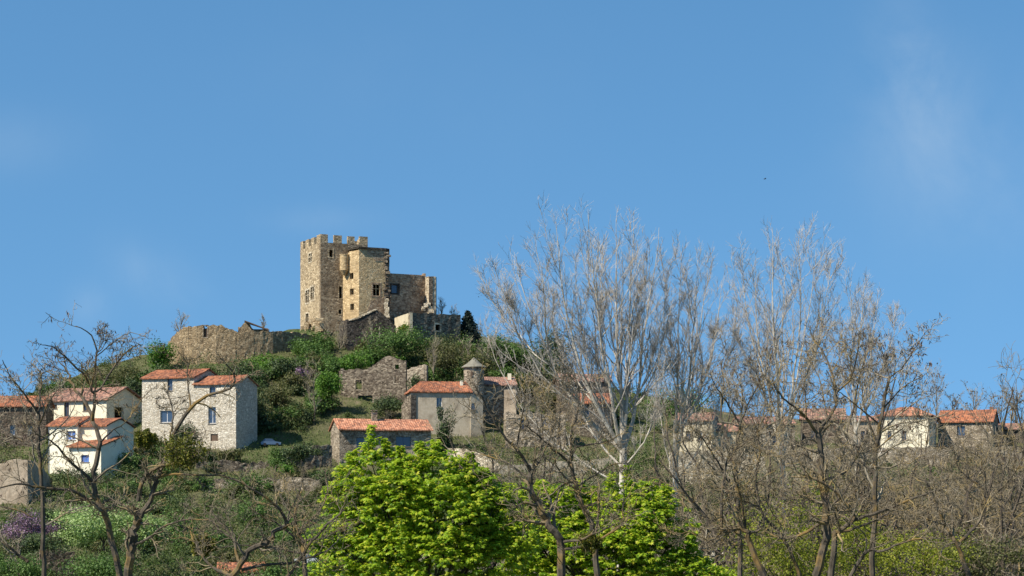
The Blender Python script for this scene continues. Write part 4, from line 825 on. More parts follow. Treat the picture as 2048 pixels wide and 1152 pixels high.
def ground_cover():
    """scrub, brush and grass on the slope: uncountable, one object each"""
    rn = rs(77); n = 3600; px = rn.uniform(-260, 1320, n); Y = rn.uniform(238, 500, n)
    right = rn.uniform(0, 1, n) < .28; px[right] = rn.uniform(1250, 2300, right.sum()); Y[right] = rn.uniform(240, 400, right.sum())
    x = (px - CX) / F * Y; z = H(x, Y)
    def clear(px, Y):   # terraces, gardens and grass that stay open
        g = (px > 620) & (px < 690) & (Y > 405) & (Y < 432); g |= (px > 470) & (px < 600) & (Y > 396) & (Y < 412); g |= (px > 290) & (px < 480) & (Y > 393) & (Y < 420)
        g |= (px > 660) & (px < 860) & (Y > 390) & (Y < 408); g |= (px > 80) & (px < 215) & (Y > 375) & (Y < 392); g |= (px < 110) & (Y > 340) & (Y < 372); g |= (px > 390) & (px < 640) & (Y > 352) & (Y < 390)
        g |= (px > 800) & (px < 1030) & (Y > 415) & (Y < 438); g |= (px > 676) & (px < 856) & (Y > 432) & (Y < 456); g |= (px > 590) & (px < 900) & (Y > 484); g |= (px > 330) & (px < 600) & (Y > 466); g |= (px > 80) & (px < 270) & (Y > 415) & (Y < 445)
        g |= (px > 1000) & (px < 1240) & (Y > 405) & (Y < 450); g |= (px > 1340) & (Y > 385) ; g |= (px < 1000) & (px > 380) & (px < 660) & (Y > 355) & (Y < 392) & (np.sin(px * .05) > .2); return g
    k = ~clear(px, Y); px, Y, x, z = px[k], Y[k], x[k], z[k]; n = len(px)
    a = Acc(); m = 150; rad = (.7 + 2.4 * rn.uniform(0, 1, n) ** 1.8) * np.where(Y < 330, .9, 1.1)
    c = np.repeat(np.stack([x, Y, z + rad * .35], 1), m, 0); R_ = np.repeat(rad, m)[:, None]; q = unit(rn.normal(size=(n * m, 3))); q[:, 2] = np.abs(q[:, 2]); s = (1 - .5 * rn.uniform(0, 1, n * m) ** 2)[:, None]
    lob = 1 + .3 * np.sin(q[:, :1] * 7 + c[:, :1]) * np.sin(q[:, 1:2] * 6 + c[:, 1:2])
    pos = c + q * s * lob * R_ * [1, 1, .95]; leaves(a, T_CARD, pos, rots(rn, n * m, q * .6 + [0, 0, .4]), rn.uniform(.22, .5, n * m) * np.repeat(np.where(Y < 330, .75, 1), m)); prop(obj('undergrowth', a, M['scrub']), 'mixed dark and olive green scrub covering the slope', 'scrub', None, 'stuff')
    # grass tufts
    n = 130000; px = rn.uniform(-150, 1300, n); Y = rn.uniform(238, 500, n); x = (px - CX) / F * Y; z = H(x, Y); a = Acc(); pos = np.stack([x, Y, z - .05], 1)
    nr = np.tile([[0., -.75, .15]], (n, 1)); zz = unit(nr + rn.normal(0, .5, (n, 3))); up = unit(np.array([[0, 0, 1.]]) + rn.normal(0, .5, (n, 3))); xx = unit(np.cross(up, zz)); Rm = np.stack([xx, up, np.cross(xx, up)], 2)
    leaves(a, T_NARROW, pos, Rm, rn.uniform(.35, .8, n)); prop(obj('grass', a, M['grassb']), 'rough spring grass between the bushes', 'grass', None, 'stuff')
    # leafless brush
    n = 760; px = rn.uniform(-150, 2250, n); Y = np.where(px < 1000, rn.uniform(240, 470, n), rn.uniform(240, 425, n)); k = ~(clear(px, Y) & (Y > 392)); k &= ~((px > 1330) & (Y > 392)); k &= (px > 1000) | (rn.uniform(0, 1, n) < .45); px, Y = px[k], Y[k]; n = len(px); x = (px - CX) / F * Y; z = H(x, Y)
    extra = rn.uniform(0, 1, n) < .2; ht = rn.uniform(1.6, 4.2, n) * np.where(px > 1000, 1.25, .8); st = 5; a = Acc(); base = np.repeat(np.stack([x, Y, z - .1], 1), st, 0); d = unit(rn.normal(0, .42, (n * st, 3)) + [0, 0, 1]); hh = np.repeat(ht, st)
    pts = [base]; 
    for s in range(5): d = unit(d + rn.normal(0, .16, d.shape)); pts.append(pts[-1] + d * (hh / 5)[:, None])
    p = np.stack(pts, 1); r = np.full((len(p), 6), 1.) * np.linspace(.05, .02, 6); tubes(a, p, r, 3)
    p, r = spawn(rn, p, r, 6, .25, 1, .65, .25, 1.3, 4, .22, .06, .8, .02); tubes(a, p, r, 3); p, r = spawn(rn, p, r, 3, .2, 1, .7, .3, .6, 3, .22, .03, .9, .016); tubes(a, p, r, 3)
    prop(obj('leafless_brush', a, M['twig_grey']), 'tangled grey-brown leafless brush on the slope', 'brush', None, 'stuff')
ground_cover()

# ------------------------------------------------------------------ leafless trees
def poplar(label, Y, base_px, fork, tops, seed, low=(), r0=.5, dens=1.0):
    """pale trunk forking into limbs that sweep out and then up; fork (px,py), tops [(px,py)]"""
    rn = rs(seed); bz = -14.0; bx = (base_px - CX) / F * Y; root = thing('poplar_tree', label, 'tree', (bx, Y, bz), 'leafless white barked poplars')
    fk = P(*fork, Y); npri = min(6, len(tops) // 2 + 1); tr = smooth_path([(bx, Y, bz - .5), (bx * .6 + fk[0] * .4 + .3, Y, bz * .45 + fk[2] * .55), fk], 14); top0 = None
    a = Acc(); A = []; RR = []
    for i, (tx, ty) in enumerate(list(tops) + list(low)):
        ty += 15 if i < len(tops) else 0; E = P(tx, ty, Y + rn.uniform(-5, 5)); islow = i >= len(tops); f = rn.uniform(.80, 1.0) if not islow else rn.uniform(.66, .8)
        k = min(13, int(f * 13)); S = tr[k]
        if i >= npri and not islow:     # later limbs leave an earlier one
            j = min(range(npri), key=lambda q: abs(tops[q][0] - tx) + rn.uniform(0, 40)); k = rn.randint(3, 9); S = A[j][k]
        dx = E - S; c1 = S + dx * [.50, .50, .22]; c2 = S + dx * [.90, .90, .58]
        t = np.linspace(0, 1, 16)[:, None]; p = (1 - t) ** 3 * S + 3 * (1 - t) ** 2 * t * c1 + 3 * (1 - t) * t ** 2 * c2 + t ** 3 * E
        p[1:-1] += np.cumsum(rn.normal(0, .10, (14, 3)), 0) * np.sin(np.linspace(0, np.pi, 14))[:, None]
        A.append(p); rb = r0 * (rn.uniform(.36, .46) if i < npri else rn.uniform(.16, .24)) * min(1.1, np.linalg.norm(dx) / 20 + .25); RR.append(np.linspace(1, .0, 16) ** 1.25 * rb * .95 + .017)
    p0 = np.array(A); q0 = np.array(RR)
    tubes(a, tr[None], (np.linspace(1, .62, 14) * r0)[None], 10); tubes(a, p0, q0, 7)
    p1, q1 = spawn(rn, p0, q0, int(13 * dens), .15, .92, .52, .16, lambda L: L * .36, 11, .085, .085, .5, .021, .6, .3, .5); tubes(a, p1[::4], q1[::4], 4)
    obj('trunk', a, M['bark_pale'], root)
    a = Acc(); tubes(a, p1, q1 * .98, 4)
    p2, q2 = spawn(rn, p1, q1, 8, .15, .99, .55, .18, lambda L: L * .36, 6, .12, .09, .65, .0145, .45); tubes(a, p2, q2, 3)
    pb, qb = spawn(rn, p0[:, 9:], q0[:, 9:], int(8 * dens), .1, .99, .55, .2, 2.6, 6, .12, .10, .5, .0145, .5); tubes(a, pb, qb, 3)
    p3, q3 = spawn(rn, np.concatenate([p2, pb]), np.concatenate([q2, qb]), 5, .15, 1, .6, .22, .8, 4, .15, .06, .8, .0115, .3); tubes(a, p3, q3, 3)
    obj('crown', a, M['twig_pale'], root); return root
def limbs(specs, Y, rn):
    """traced limbs: (points in photo pixels, depth shift at start, depth shift at end, radius at start, at end)"""
    p, r = [], []
    for pts, d0, d1, ra, rb in specs:
        q = [P(px, py, Y + d0 + (d1 - d0) * i / (len(pts) - 1)) for i, (px, py) in enumerate(pts)]; q = smooth_path(q, 18); q[1:-1] += rn.normal(0, ra * .25, (16, 3)); p.append(q); r.append(np.linspace(ra, rb, 18))
    return np.array(p), np.array(r)
def bare(label, Y, base_px, specs, seed, dens=1.0, mats=('bark_dark', 'twig_dark'), pods=0, trunk=None, cat='tree', l1=.38, tw=1.0, group='gnarled leafless foreground trees', podsize=.1, up=.03):
    rn = rs(seed); bx = (base_px - CX) / F * Y; root = thing('bare_tree', label, cat, (bx, Y, -14), group)
    p0, q0 = limbs(specs, Y, rn); a = Acc(); s = p0[0][0]; rb = q0[0][0]
    tr = smooth_path([(bx, Y, -14.4), (bx * .6 + s[0] * .4 + .15, Y + .1, -14 + (s[2] + 14) * .5), s], 12)[None]; tubes(a, tr, np.linspace(rb * 1.5, rb, 12)[None], 9); tubes(a, p0, q0, 7)
    obj('trunk', a, M[mats[0]], root); a = Acc()
    p1, q1 = spawn(rn, p0, q0, int(11 * dens), .2, 1, .8, .28, lambda L: np.clip(L * l1, .8, 2.4), 8, .24, up, .55, .012 * tw, .35); tubes(a, p1, q1, 4)
    p2, q2 = spawn(rn, p1, q1, 6, .2, 1, .8, .28, lambda L: L * .55, 7, .32, up, .6, .0095 * tw, .35); tubes(a, p2, q2, 3)
    p3, q3 = spawn(rn, p2, q2, 3, .25, 1, .7, .3, lambda L: L * .55, 5, .32, .02, .75, .0075 * tw, .3); tubes(a, p3, q3, 3)
    obj('crown', a, M[mats[1]], root)
    if pods:
        e = np.concatenate([p3[:, -1], p2[:, -1]]); k = rn.randint(0, len(e), pods); e = np.repeat(e[k], 4, 0) + rn.normal(0, .05, (pods * 4, 3)); a = Acc(); d = unit(rn.normal(0, .5, e.shape) - [0, 0, 1]); x = unit(np.cross(d, rn.normal(size=d.shape))); leaves(a, T_NARROW, e, np.stack([x, d, np.cross(x, d)], 2), rn.uniform(.6, 1.3, len(e)) * podsize); obj('seed_pods', a, M['pod'], root)  # dry seed pods hanging in clusters from the twig ends
    return root
def grove_tree(rn, h, seed):
    """a whole leafless tree around the origin: (trunk, crown) accumulators"""
    r2 = rs(seed); a = Acc(); b = Acc(); tr = smooth_path([(0, 0, -.5), (r2.uniform(-.4, .4), r2.uniform(-.4, .4), h * .3), (r2.uniform(-.7, .7), r2.uniform(-.7, .7), h * .62)], 14)[None]; q = np.linspace(.2, .11, 14)[None]; tubes(a, tr, q, 7)
    p0, q0 = spawn(r2, tr, q, 10, .3, 1, .6, .25, h * .5, 12, .15, .05, .7, .028, .3, .25); tubes(a, p0, q0, 5)
    p1, q1 = spawn(r2, p0, q0, 7, .2, 1, .75, .25, h * .17, 8, .26, .02, .6, .016, .4); tubes(b, p1, q1, 4)
    p2, q2 = spawn(r2, p1, q1, 5, .15, 1, .8, .3, h * .08, 5, .3, .01, .65, .0125, .35); tubes(b, p2, q2, 3)
    p3, q3 = spawn(r2, p2, q2, 3, .2, 1, .7, .25, h * .036, 4, .2, .03, .8, .010, .3); tubes(b, p3, q3, 3); return a, b
def trees():
    poplar('tallest white barked poplar whose wide fan of limbs fills the sky right of centre', 172, 1234, (1246, 800),
           [(1112, 428), (1176, 402), (1268, 410), (1032, 505), (1318, 440), (1232, 422), (988, 505), (1070, 452), (1292, 500), (1205, 470), (1150, 500), (1335, 520), (972, 560), (1245, 505), (1092, 560), (1012, 580), (1330, 580), (1160, 580), (1210, 560), (1275, 560)], 11,
           [(1105, 640), (968, 640), (1180, 700), (1330, 720)], .46)
    poplar('white barked poplar leaning right beside the tallest one, narrower crown', 178, 1336, (1352, 840), [(1362, 488), (1395, 505), (1416, 520), (1444, 545), (1380, 580), (1472, 600), (1340, 600), (1428, 640)], 12, [(1300, 700), (1450, 720)], .36)
    poplar('slender pale poplar behind the pod covered trees, second tallest crown', 184, 1570, (1556, 820), [(1484, 482), (1510, 520), (1545, 440), (1598, 448), (1570, 500), (1632, 482), (1662, 500), (1530, 600), (1640, 580), (1475, 600)], 13, [(1450, 680), (1500, 690)], .34)
    poplar('smallest pale poplar at the right of the row, low feathery crown', 190, 1712, (1708, 800), [(1700, 540), (1728, 556), (1756, 580), (1680, 620), (1790, 600), (1742, 640), (1776, 680)], 14, [(1810, 720)], .28)
    bare('gnarled bare tree with dangling pods reaching into the sky at far left', 58, 262, [
        ([(240, 1152), (218, 1053), (200, 1012), (190, 971), (188, 954), (195, 911), (201, 884)], 0, 0, .10, .07),
        ([(201, 884), (185, 839), (168, 800), (143, 771), (138, 749), (121, 727)], 0, 1.5, .07, .02), ([(185, 839), (187, 829), (190, 790), (183, 776), (194, 712), (182, 669), (151, 652)], 0, -1, .06, .012),
        ([(183, 776), (168, 751), (134, 717), (109, 695), (85, 690)], 0, -1.5, .04, .012), ([(187, 785), (202, 775), (236, 722), (267, 693), (285, 690)], 0, 1, .04, .012), ([(201, 884), (225, 860), (250, 845), (290, 790)], 0, 2, .03, .01),
        ([(188, 964), (152, 934), (127, 908), (104, 885), (70, 868)], 0, -1.5, .055, .015), ([(198, 1015), (152, 984), (124, 978), (76, 974), (38, 968), (-5, 977)], 0, -2, .06, .02), ([(190, 715), (206, 680), (208, 645)], -1, -1, .015, .008), ([(194, 712), (220, 690), (245, 672), (262, 665)], -1, -.5, .018, .008)], 21, .72, pods=170, podsize=.13, tw=.85)
    bare('gnarled bare tree with orange lichen limbs crossing in front of the white house', 55, 268, [
        ([(256, 1152), (264, 1088), (274, 1037), (281, 1030)], 0, 0, .13, .10), ([(281, 1035), (302, 997), (312, 956), (332, 918), (340, 886), (352, 860)], 0, 0, .08, .055), ([(352, 860), (381, 816), (409, 794), (446, 782), (469, 767), (466, 745), (452, 728)], 0, -1, .06, .018),
        ([(344, 862), (345, 824), (339, 798), (329, 780)], 0, 1, .03, .012), ([(381, 816), (378, 782), (374, 746), (380, 725)], 0, .5, .03, .012), ([(276, 1002), (291, 956), (327, 931), (388, 918), (420, 905)], 0, -1, .07, .02), ([(274, 1037), (262, 1020), (240, 1008), (222, 1000)], 0, .8, .035, .012),
        ([(312, 956), (340, 948), (400, 950), (460, 955), (510, 980)], 0, -1.5, .04, .012), ([(266, 1090), (300, 1075), (330, 1052), (370, 1040), (420, 1040)], 0, -1, .045, .015)], 22, .75, pods=40, l1=.3)
    bare('low spreading bare tree with crooked orange tinted limbs at the bottom, left of the maple', 52, 470, [
        ([(464, 1152), (483, 1124), (502, 1100), (532, 1084), (553, 1062), (574, 1051)], 0, 0, .085, .06), ([(574, 1051), (567, 1030), (548, 1008), (510, 981), (460, 958), (420, 945)], 0, -1, .05, .012), ([(480, 1138), (475, 1111), (467, 1078), (434, 1038), (420, 1020)], 0, 1, .05, .015),
        ([(574, 1051), (580, 1020), (597, 990), (605, 955)], 0, .5, .03, .01), ([(540, 1180), (578, 1152), (605, 1108), (637, 1068), (672, 1035), (690, 1020)], 0, -.5, .06, .018), ([(483, 1140), (540, 1128), (597, 1122), (651, 1103), (678, 1078)], 0, 1, .045, .014), ([(467, 1078), (440, 1060), (420, 1040), (385, 1025)], .5, 1, .03, .01),
        ([(553, 1062), (600, 1040), (640, 1050)], 0, -.5, .03, .01), ([(464, 1152), (420, 1130), (390, 1085), (380, 1060)], 0, 1, .05, .014)], 23, .9, l1=.40, tw=.8)
    bare('thin bare tree with twiggy pod clusters at the left edge beside the brown house', 62, 70, [([(88, 1152), (84, 1000), (78, 900), (78, 829)], 0, 0, .08, .05), ([(78, 829), (80, 800), (83, 770), (84, 748), (108, 738)], 0, .5, .04, .012), ([(78, 829), (50, 790), (20, 750), (5, 720)], 0, -1, .04, .012), ([(78, 850), (100, 800), (120, 775)], 0, -1, .03, .01),
        ([(56, 1124), (30, 1103), (0, 1080), (-40, 1060)], 0, 0, .06, .03), ([(66, 1035), (40, 1022), (0, 1012), (-30, 1005)], 0, 0, .03, .015), ([(80, 900), (40, 880), (0, 850), (-20, 820)], 0, 1, .04, .012)], 24, .9, pods=150, l1=.45, mats=('bark_dark', 'twig_grey'))
    # centre and right
    bare('dark trunked bare tree rising through the middle of the green maple', 60, 1123, [
        ([(1123, 1152), (1123, 1085), (1099, 1052), (1078, 1012), (1064, 981), (1061, 946)], 0, 0, .14, .085), ([(1061, 946), (1047, 915), (1014, 880), (991, 847), (965, 800), (950, 770)], 0, -1, .06, .012), ([(1061, 946), (1080, 920), (1098, 880), (1105, 850)], 0, 1, .035, .012), ([(1099, 1052), (1060, 1040), (1030, 1000)], 0, 1, .03, .012),
        ([(1123, 1085), (1160, 1080), (1200, 1062), (1240, 1045)], 0, -1, .05, .015), ([(1123, 1100), (1180, 1090), (1230, 1060), (1246, 1044), (1246, 1000), (1250, 960)], 0, .5, .05, .012), ([(1061, 960), (1020, 930), (985, 915), (940, 900)], 0, 1, .035, .01), ([(1035, 902), (1040, 850), (1050, 800), (1042, 760)], 0, -1, .03, .01)], 31, 1.0, l1=.4, pods=60)
    bare('bare tree with dark forked stem right above the maple, before the white poplar trunk', 66, 1180, [
        ([(1195, 1152), (1185, 1060), (1163, 1005), (1153, 974), (1142, 927)], 0, 0, .11, .075), ([(1142, 927), (1106, 897), (1075, 870), (1050, 850)], 0, -1, .05, .012), ([(1140, 925), (1155, 894), (1207, 886), (1240, 868)], 0, 1, .05, .012), ([(1142, 920), (1142, 868), (1153, 829), (1158, 790), (1150, 750)], 0, .5, .05, .012), ([(1116, 890), (1116, 860), (1113, 840), (1093, 806), (1085, 780)], -.5, 0, .03, .01), ([(1153, 974), (1190, 950), (1225, 930), (1260, 925)], 0, 1, .035, .01), ([(1120, 900), (1120, 820), (1128, 760)], -.5, 1.5, .03, .01)], 32, 1.1, l1=.42, pods=60)
    bare('tall bare tree with twin dark trunks and rust coloured limbs right of centre', 56, 1646, [
        ([(1632, 1152), (1649, 1093), (1656, 1051), (1651, 1001), (1643, 962), (1643, 915), (1636, 868)], 0, 0, .13, .08), ([(1636, 868), (1613, 836), (1590, 815), (1560, 790), (1545, 760)], 0, -1, .05, .012), ([(1636, 868), (1668, 816), (1672, 786), (1661, 739), (1645, 703), (1625, 671)], 0, 1, .055, .012), ([(1672, 786), (1700, 760), (1712, 720), (1718, 680)], 1, 0, .03, .01), ([(1613, 836), (1610, 790), (1600, 740)], -.5, .5, .03, .01),
        ([(1660, 1180), (1667, 1079), (1675, 1065), (1707, 1040), (1697, 1008), (1661, 976), (1608, 949)], -.8, -1, .10, .025), ([(1707, 1040), (1782, 1015), (1846, 990), (1895, 975)], -.8, -2, .055, .015), ([(1672, 1068), (1740, 1045), (1780, 1020), (1790, 985)], -.8, .5, .045, .014), ([(1690, 1170), (1729, 1107), (1770, 1100), (1828, 1079), (1889, 1075)], -.8, -2, .06, .015),
        ([(1651, 1040), (1600, 1070), (1560, 1075), (1530, 1062)], 0, 1, .05, .02), ([(1643, 962), (1690, 945), (1720, 905), (1745, 890)], 0, 1, .035, .01), ([(1656, 1051), (1625, 1030), (1600, 1005), (1570, 990)], 0, .5, .03, .01)], 33, 1.0, l1=.36, pods=110)
    bare('crooked bare tree left of the twin trunks over the white yard wall', 58, 1520, [
        ([(1528, 1152), (1501, 1090), (1491, 1061), (1470, 1055), (1446, 1062), (1443, 1022)], 0, 0, .10, .05), ([(1443, 1022), (1448, 951), (1462, 912), (1498, 880), (1540, 862)], 0, 1, .045, .012), ([(1491, 1061), (1483, 1001), (1470, 960), (1462, 930)], 0, -1, .045, .012), ([(1600, 1152), (1569, 1079), (1533, 1040), (1519, 1015), (1483, 1001)], .5, 0, .06, .02), ([(1446, 1062), (1420, 1080), (1380, 1065), (1350, 1070)], 0, 0, .03, .01), ([(1446, 940), (1420, 900), (1400, 870), (1385, 860)], 0, -1, .03, .01), ([(1501, 1090), (1470, 1090), (1440, 1075)], 0, 1, .03, .01), ([(1519, 1015), (1512, 960), (1520, 900), (1510, 850), (1490, 800)], .5, 1, .04, .01)], 34, 1.1, l1=.4, pods=70)
    bare('bare pod bearing tree whose top twigs stand against the sky right of the poplars', 70, 1790, [
        ([(1745, 1152), (1750, 1000), (1752, 900), (1765, 820), (1779, 755)], 0, 0, .11, .05), ([(1779, 755), (1806, 734), (1835, 689), (1853, 662)], 0, -1, .03, .009), ([(1765, 820), (1800, 780), (1840, 755), (1856, 745)], 0, 1, .03, .009), ([(1752, 880), (1730, 820), (1725, 760), (1735, 700)], 0, 1, .04, .01), ([(1760, 850), (1700, 800), (1660, 770)], 0, -1, .035, .01), ([(1779, 755), (1770, 720), (1760, 690)], 0, 0, .02, .009), ([(1752, 900), (1800, 860), (1850, 830)], 0, -1, .03, .01), ([(1751, 950), (1700, 900), (1660, 850), (1640, 760), (1610, 700)], 0, 1, .045, .01)], 35, 1.25, l1=.42, pods=260, podsize=.16, mats=('bark_dark', 'twig_grey'), up=.06)
    bare('bare twiggy tree before the orange roofed village row, pods at its crown', 74, 1500, [
        ([(1480, 1152), (1478, 1000), (1470, 920), (1480, 850)], 0, 0, .10, .06), ([(1480, 850), (1500, 800), (1530, 750), (1545, 700)], 0, 1, .04, .01), ([(1480, 850), (1450, 800), (1430, 770), (1420, 745)], 0, -1, .04, .01), ([(1475, 900), (1520, 860), (1570, 830), (1600, 770)], 0, -1, .04, .01), ([(1480, 850), (1485, 790), (1470, 740)], 0, 0, .035, .01), ([(1474, 940), (1430, 900), (1400, 850)], 0, 1, .04, .01), ([(1520, 860), (1530, 800), (1510, 740)], -.5, 0, .03, .01)], 36, 1.3, l1=.42, pods=200, podsize=.15, mats=('bark_dark', 'twig_grey'), up=.06)
    bare('bare tree with pale curly twigs at the bottom, just left of the leafy maple', 72, 610, [([(612, 1160), (606, 1090), (590, 1040), (600, 990)], 0, 0, .10, .04), ([(606, 1090), (560, 1050), (520, 1030), (480, 1000)], 0, -1, .05, .012), ([(600, 1060), (640, 1020), (655, 980), (650, 940)], 0, 1, .045, .012), ([(590, 1040), (560, 990), (540, 950)], 0, 1, .04, .012), ([(608, 1110), (550, 1095), (480, 1090), (420, 1100)], 0, -1, .05, .012), ([(606, 1080), (650, 1075), (690, 1050)], 0, 0, .035, .012)], 41, .8, l1=.42, pods=20, tw=.8)
    bare('crooked bare tree with ochre twigs low in front of the right grove', 64, 1930, [([(1940, 1160), (1915, 1090), (1890, 1050), (1870, 1000), (1850, 960)], 0, 0, .09, .03), ([(1915, 1090), (1960, 1040), (1970, 980), (1960, 900)], 0, 1, .06, .015), ([(1963, 1010), (2010, 970), (2040, 930)], 1, 0, .04, .012), ([(1890, 1050), (1830, 1030), (1790, 1000)], 0, -1, .04, .012), ([(1970, 980), (1920, 940), (1905, 890)], 1, 1, .035, .012)], 43, 1.25, mats=('bark_dark', 'twig_dark'), l1=.45, pods=50)
    # grove at the right and thin trees before the slope: three built, the rest copied
    protos = []; rn = rs(3)
    for s, h in ((101, 15), (102, 16), (103, 14.5)):
        a, b = grove_tree(rn, h, s); root = thing('grove_tree', '', 'tree', (0, 0, 0), 'leafless grey-brown trees of the dense grove at right'); ks = [obj('trunk', a, M['trunk'], root), obj('crown', b, M['twig_dark' if s != 102 else 'twig_grey'], root)]; protos.append([root, ks, h, False])
    spots = [(1860, 130, 850), (2045, 112, 862), (1965, 160, 868), (2090, 120, 850), (1640, 140, 905), (1420, 150, 900), (1075, 140, 830), (1180, 150, 870), (1960, 200, 858), (1880, 205, 872), (2040, 190, 838), (1930, 230, 840), (1985, 235, 836), (1850, 225, 850), (1400, 118, 770), (1455, 104, 760), (1545, 112, 745), (1610, 100, 770), (1690, 108, 742), (1740, 120, 770), (1815, 126, 800), (1350, 128, 820), (1030, 128, 770), (1100, 132, 790), (2030, 140, 800), (1875, 100, 812), (1925, 106, 822), (1985, 98, 815), (1790, 104, 806), (1720, 100, 800), (2045, 104, 820)]
    for i, (px, Y, top) in enumerate(spots):
        pr = protos[i % 3]; x, y = W(px, Y); s = (Z(top, Y) + 14) / (pr[2] * 1.02); rz = rn.uniform(0, 6.28)
        if not pr[3]: o = pr[0]; o.location = (x, y, -14); o.rotation_euler.z = rz; o.scale = (s,) * 3; pr[3] = True
        else: o = copy_tree(pr[0], pr[1], (x, y, -14), rz, s)
        if px < 1250: o['label'] = 'fine twigged leafless tree in the thicket between maple and poplars'; o['group'] = 'leafless trees of the thicket behind the maple'
        elif px < 1760: o['label'] = 'grey-brown leafless tree standing in front of the village row at right'; o['group'] = 'leafless trees before the village row'
        else: o['label'] = 'grey-brown leafless tree in the dense grove filling the right corner'
    # small leafless trees on the skyline and on the slope
    for i, (px, Y, pyb, hp, s, lb) in enumerate(((628, 424, 845, 108, .5, 'small pale leafless tree standing on the open grass slope'), (362, 490, 690, 72, .5, 'thin leafless tree behind the left end of the rampart'), (528, 492, 668, 34, .5, 'tiny leafless sapling behind the ruined hut'),
            (884, 500, 665, 66, .5, 'leafless tree behind the lower castle wing'), (908, 502, 668, 54, .5, 'leafless sapling between castle wing and spruce'), (1872, 430, 870, 128, .5, 'twiggy sapling between the hipped and the long orange roof'), (1905, 432, 872, 95, .5, 'shorter sapling before the long orange roof'), (1948, 428, 872, 105, .5, 'sapling behind the middle of the long orange roof'), (2003, 430, 880, 125, .5, 'tallest sapling behind the right gable of the long orange roof'), (2032, 432, 885, 105, .5, 'sapling right of the long orange roof'), (1770, 440, 870, 70, .5, 'faint sapling behind the hipped roof'),
            (652, 476, 720, 92, .5, 'dark leafless tree by the foot of the keep'), (684, 474, 716, 84, .5, 'leafless tree left of the gabled ruin'), (740, 466, 705, 70, .5, 'leafless tree in front of the gabled ruin doorway'), (868, 452, 760, 92, .5, 'pale leafless tree above the roofless brown house'), (935, 455, 760, 84, .5, 'leafless tree behind the conical turret'), (975, 462, 745, 82, .5, 'leafless tree on the skyline right of the spruce'), (235, 470, 770, 70, .5, 'leafless tree on the skyline behind the long cream house'), (1075, 425, 880, 110, .5, 'leafless tree before the upper village roof'))):
        a, b = Acc(), Acc(); h = hp / F * Y; r2 = rs(200 + i); x, y = W(px, Y); z = Z(pyb, Y); tr = smooth_path([(x, y, z - .5), (x + r2.uniform(-.2, .2), y, z + h * .3), (x + r2.uniform(-.4, .4), y, z + h * .75)], 10)[None]; q = np.linspace(.16, .06, 10)[None]; tubes(a, tr, q, 6)
        p0, q0 = spawn(r2, tr, q, 12, .25, 1, .5, .15, h * .45, 9, .10, .10, .75, .04, .3); tubes(b, p0, q0, 4); p1, q1 = spawn(r2, p0, q0, 7, .2, 1, .6, .2, h * .16, 5, .14, .08, .7, .028, .35); tubes(b, p1, q1, 3); p2, q2 = spawn(r2, p1, q1, 4, .2, 1, .6, .2, h * .07, 3, .15, .05, .8, .022, .3); tubes(b, p2, q2, 3)
        root = thing('leafless_tree', lb, 'tree', (x, y, z)); obj('trunk', a, M['trunk'], root); obj('crown', b, M['twig_grey'], root)
        if px > 1700:
            e = p2[:, -1]; e = e[r2.randint(0, len(e), 60)]; a = Acc(); leaves(a, T_CARD, e, rots(r2, 60), r2.uniform(.3, .6, 60)); obj('seed_pods', a, M['pod'], root)  # seed pods at the twig tips
trees()

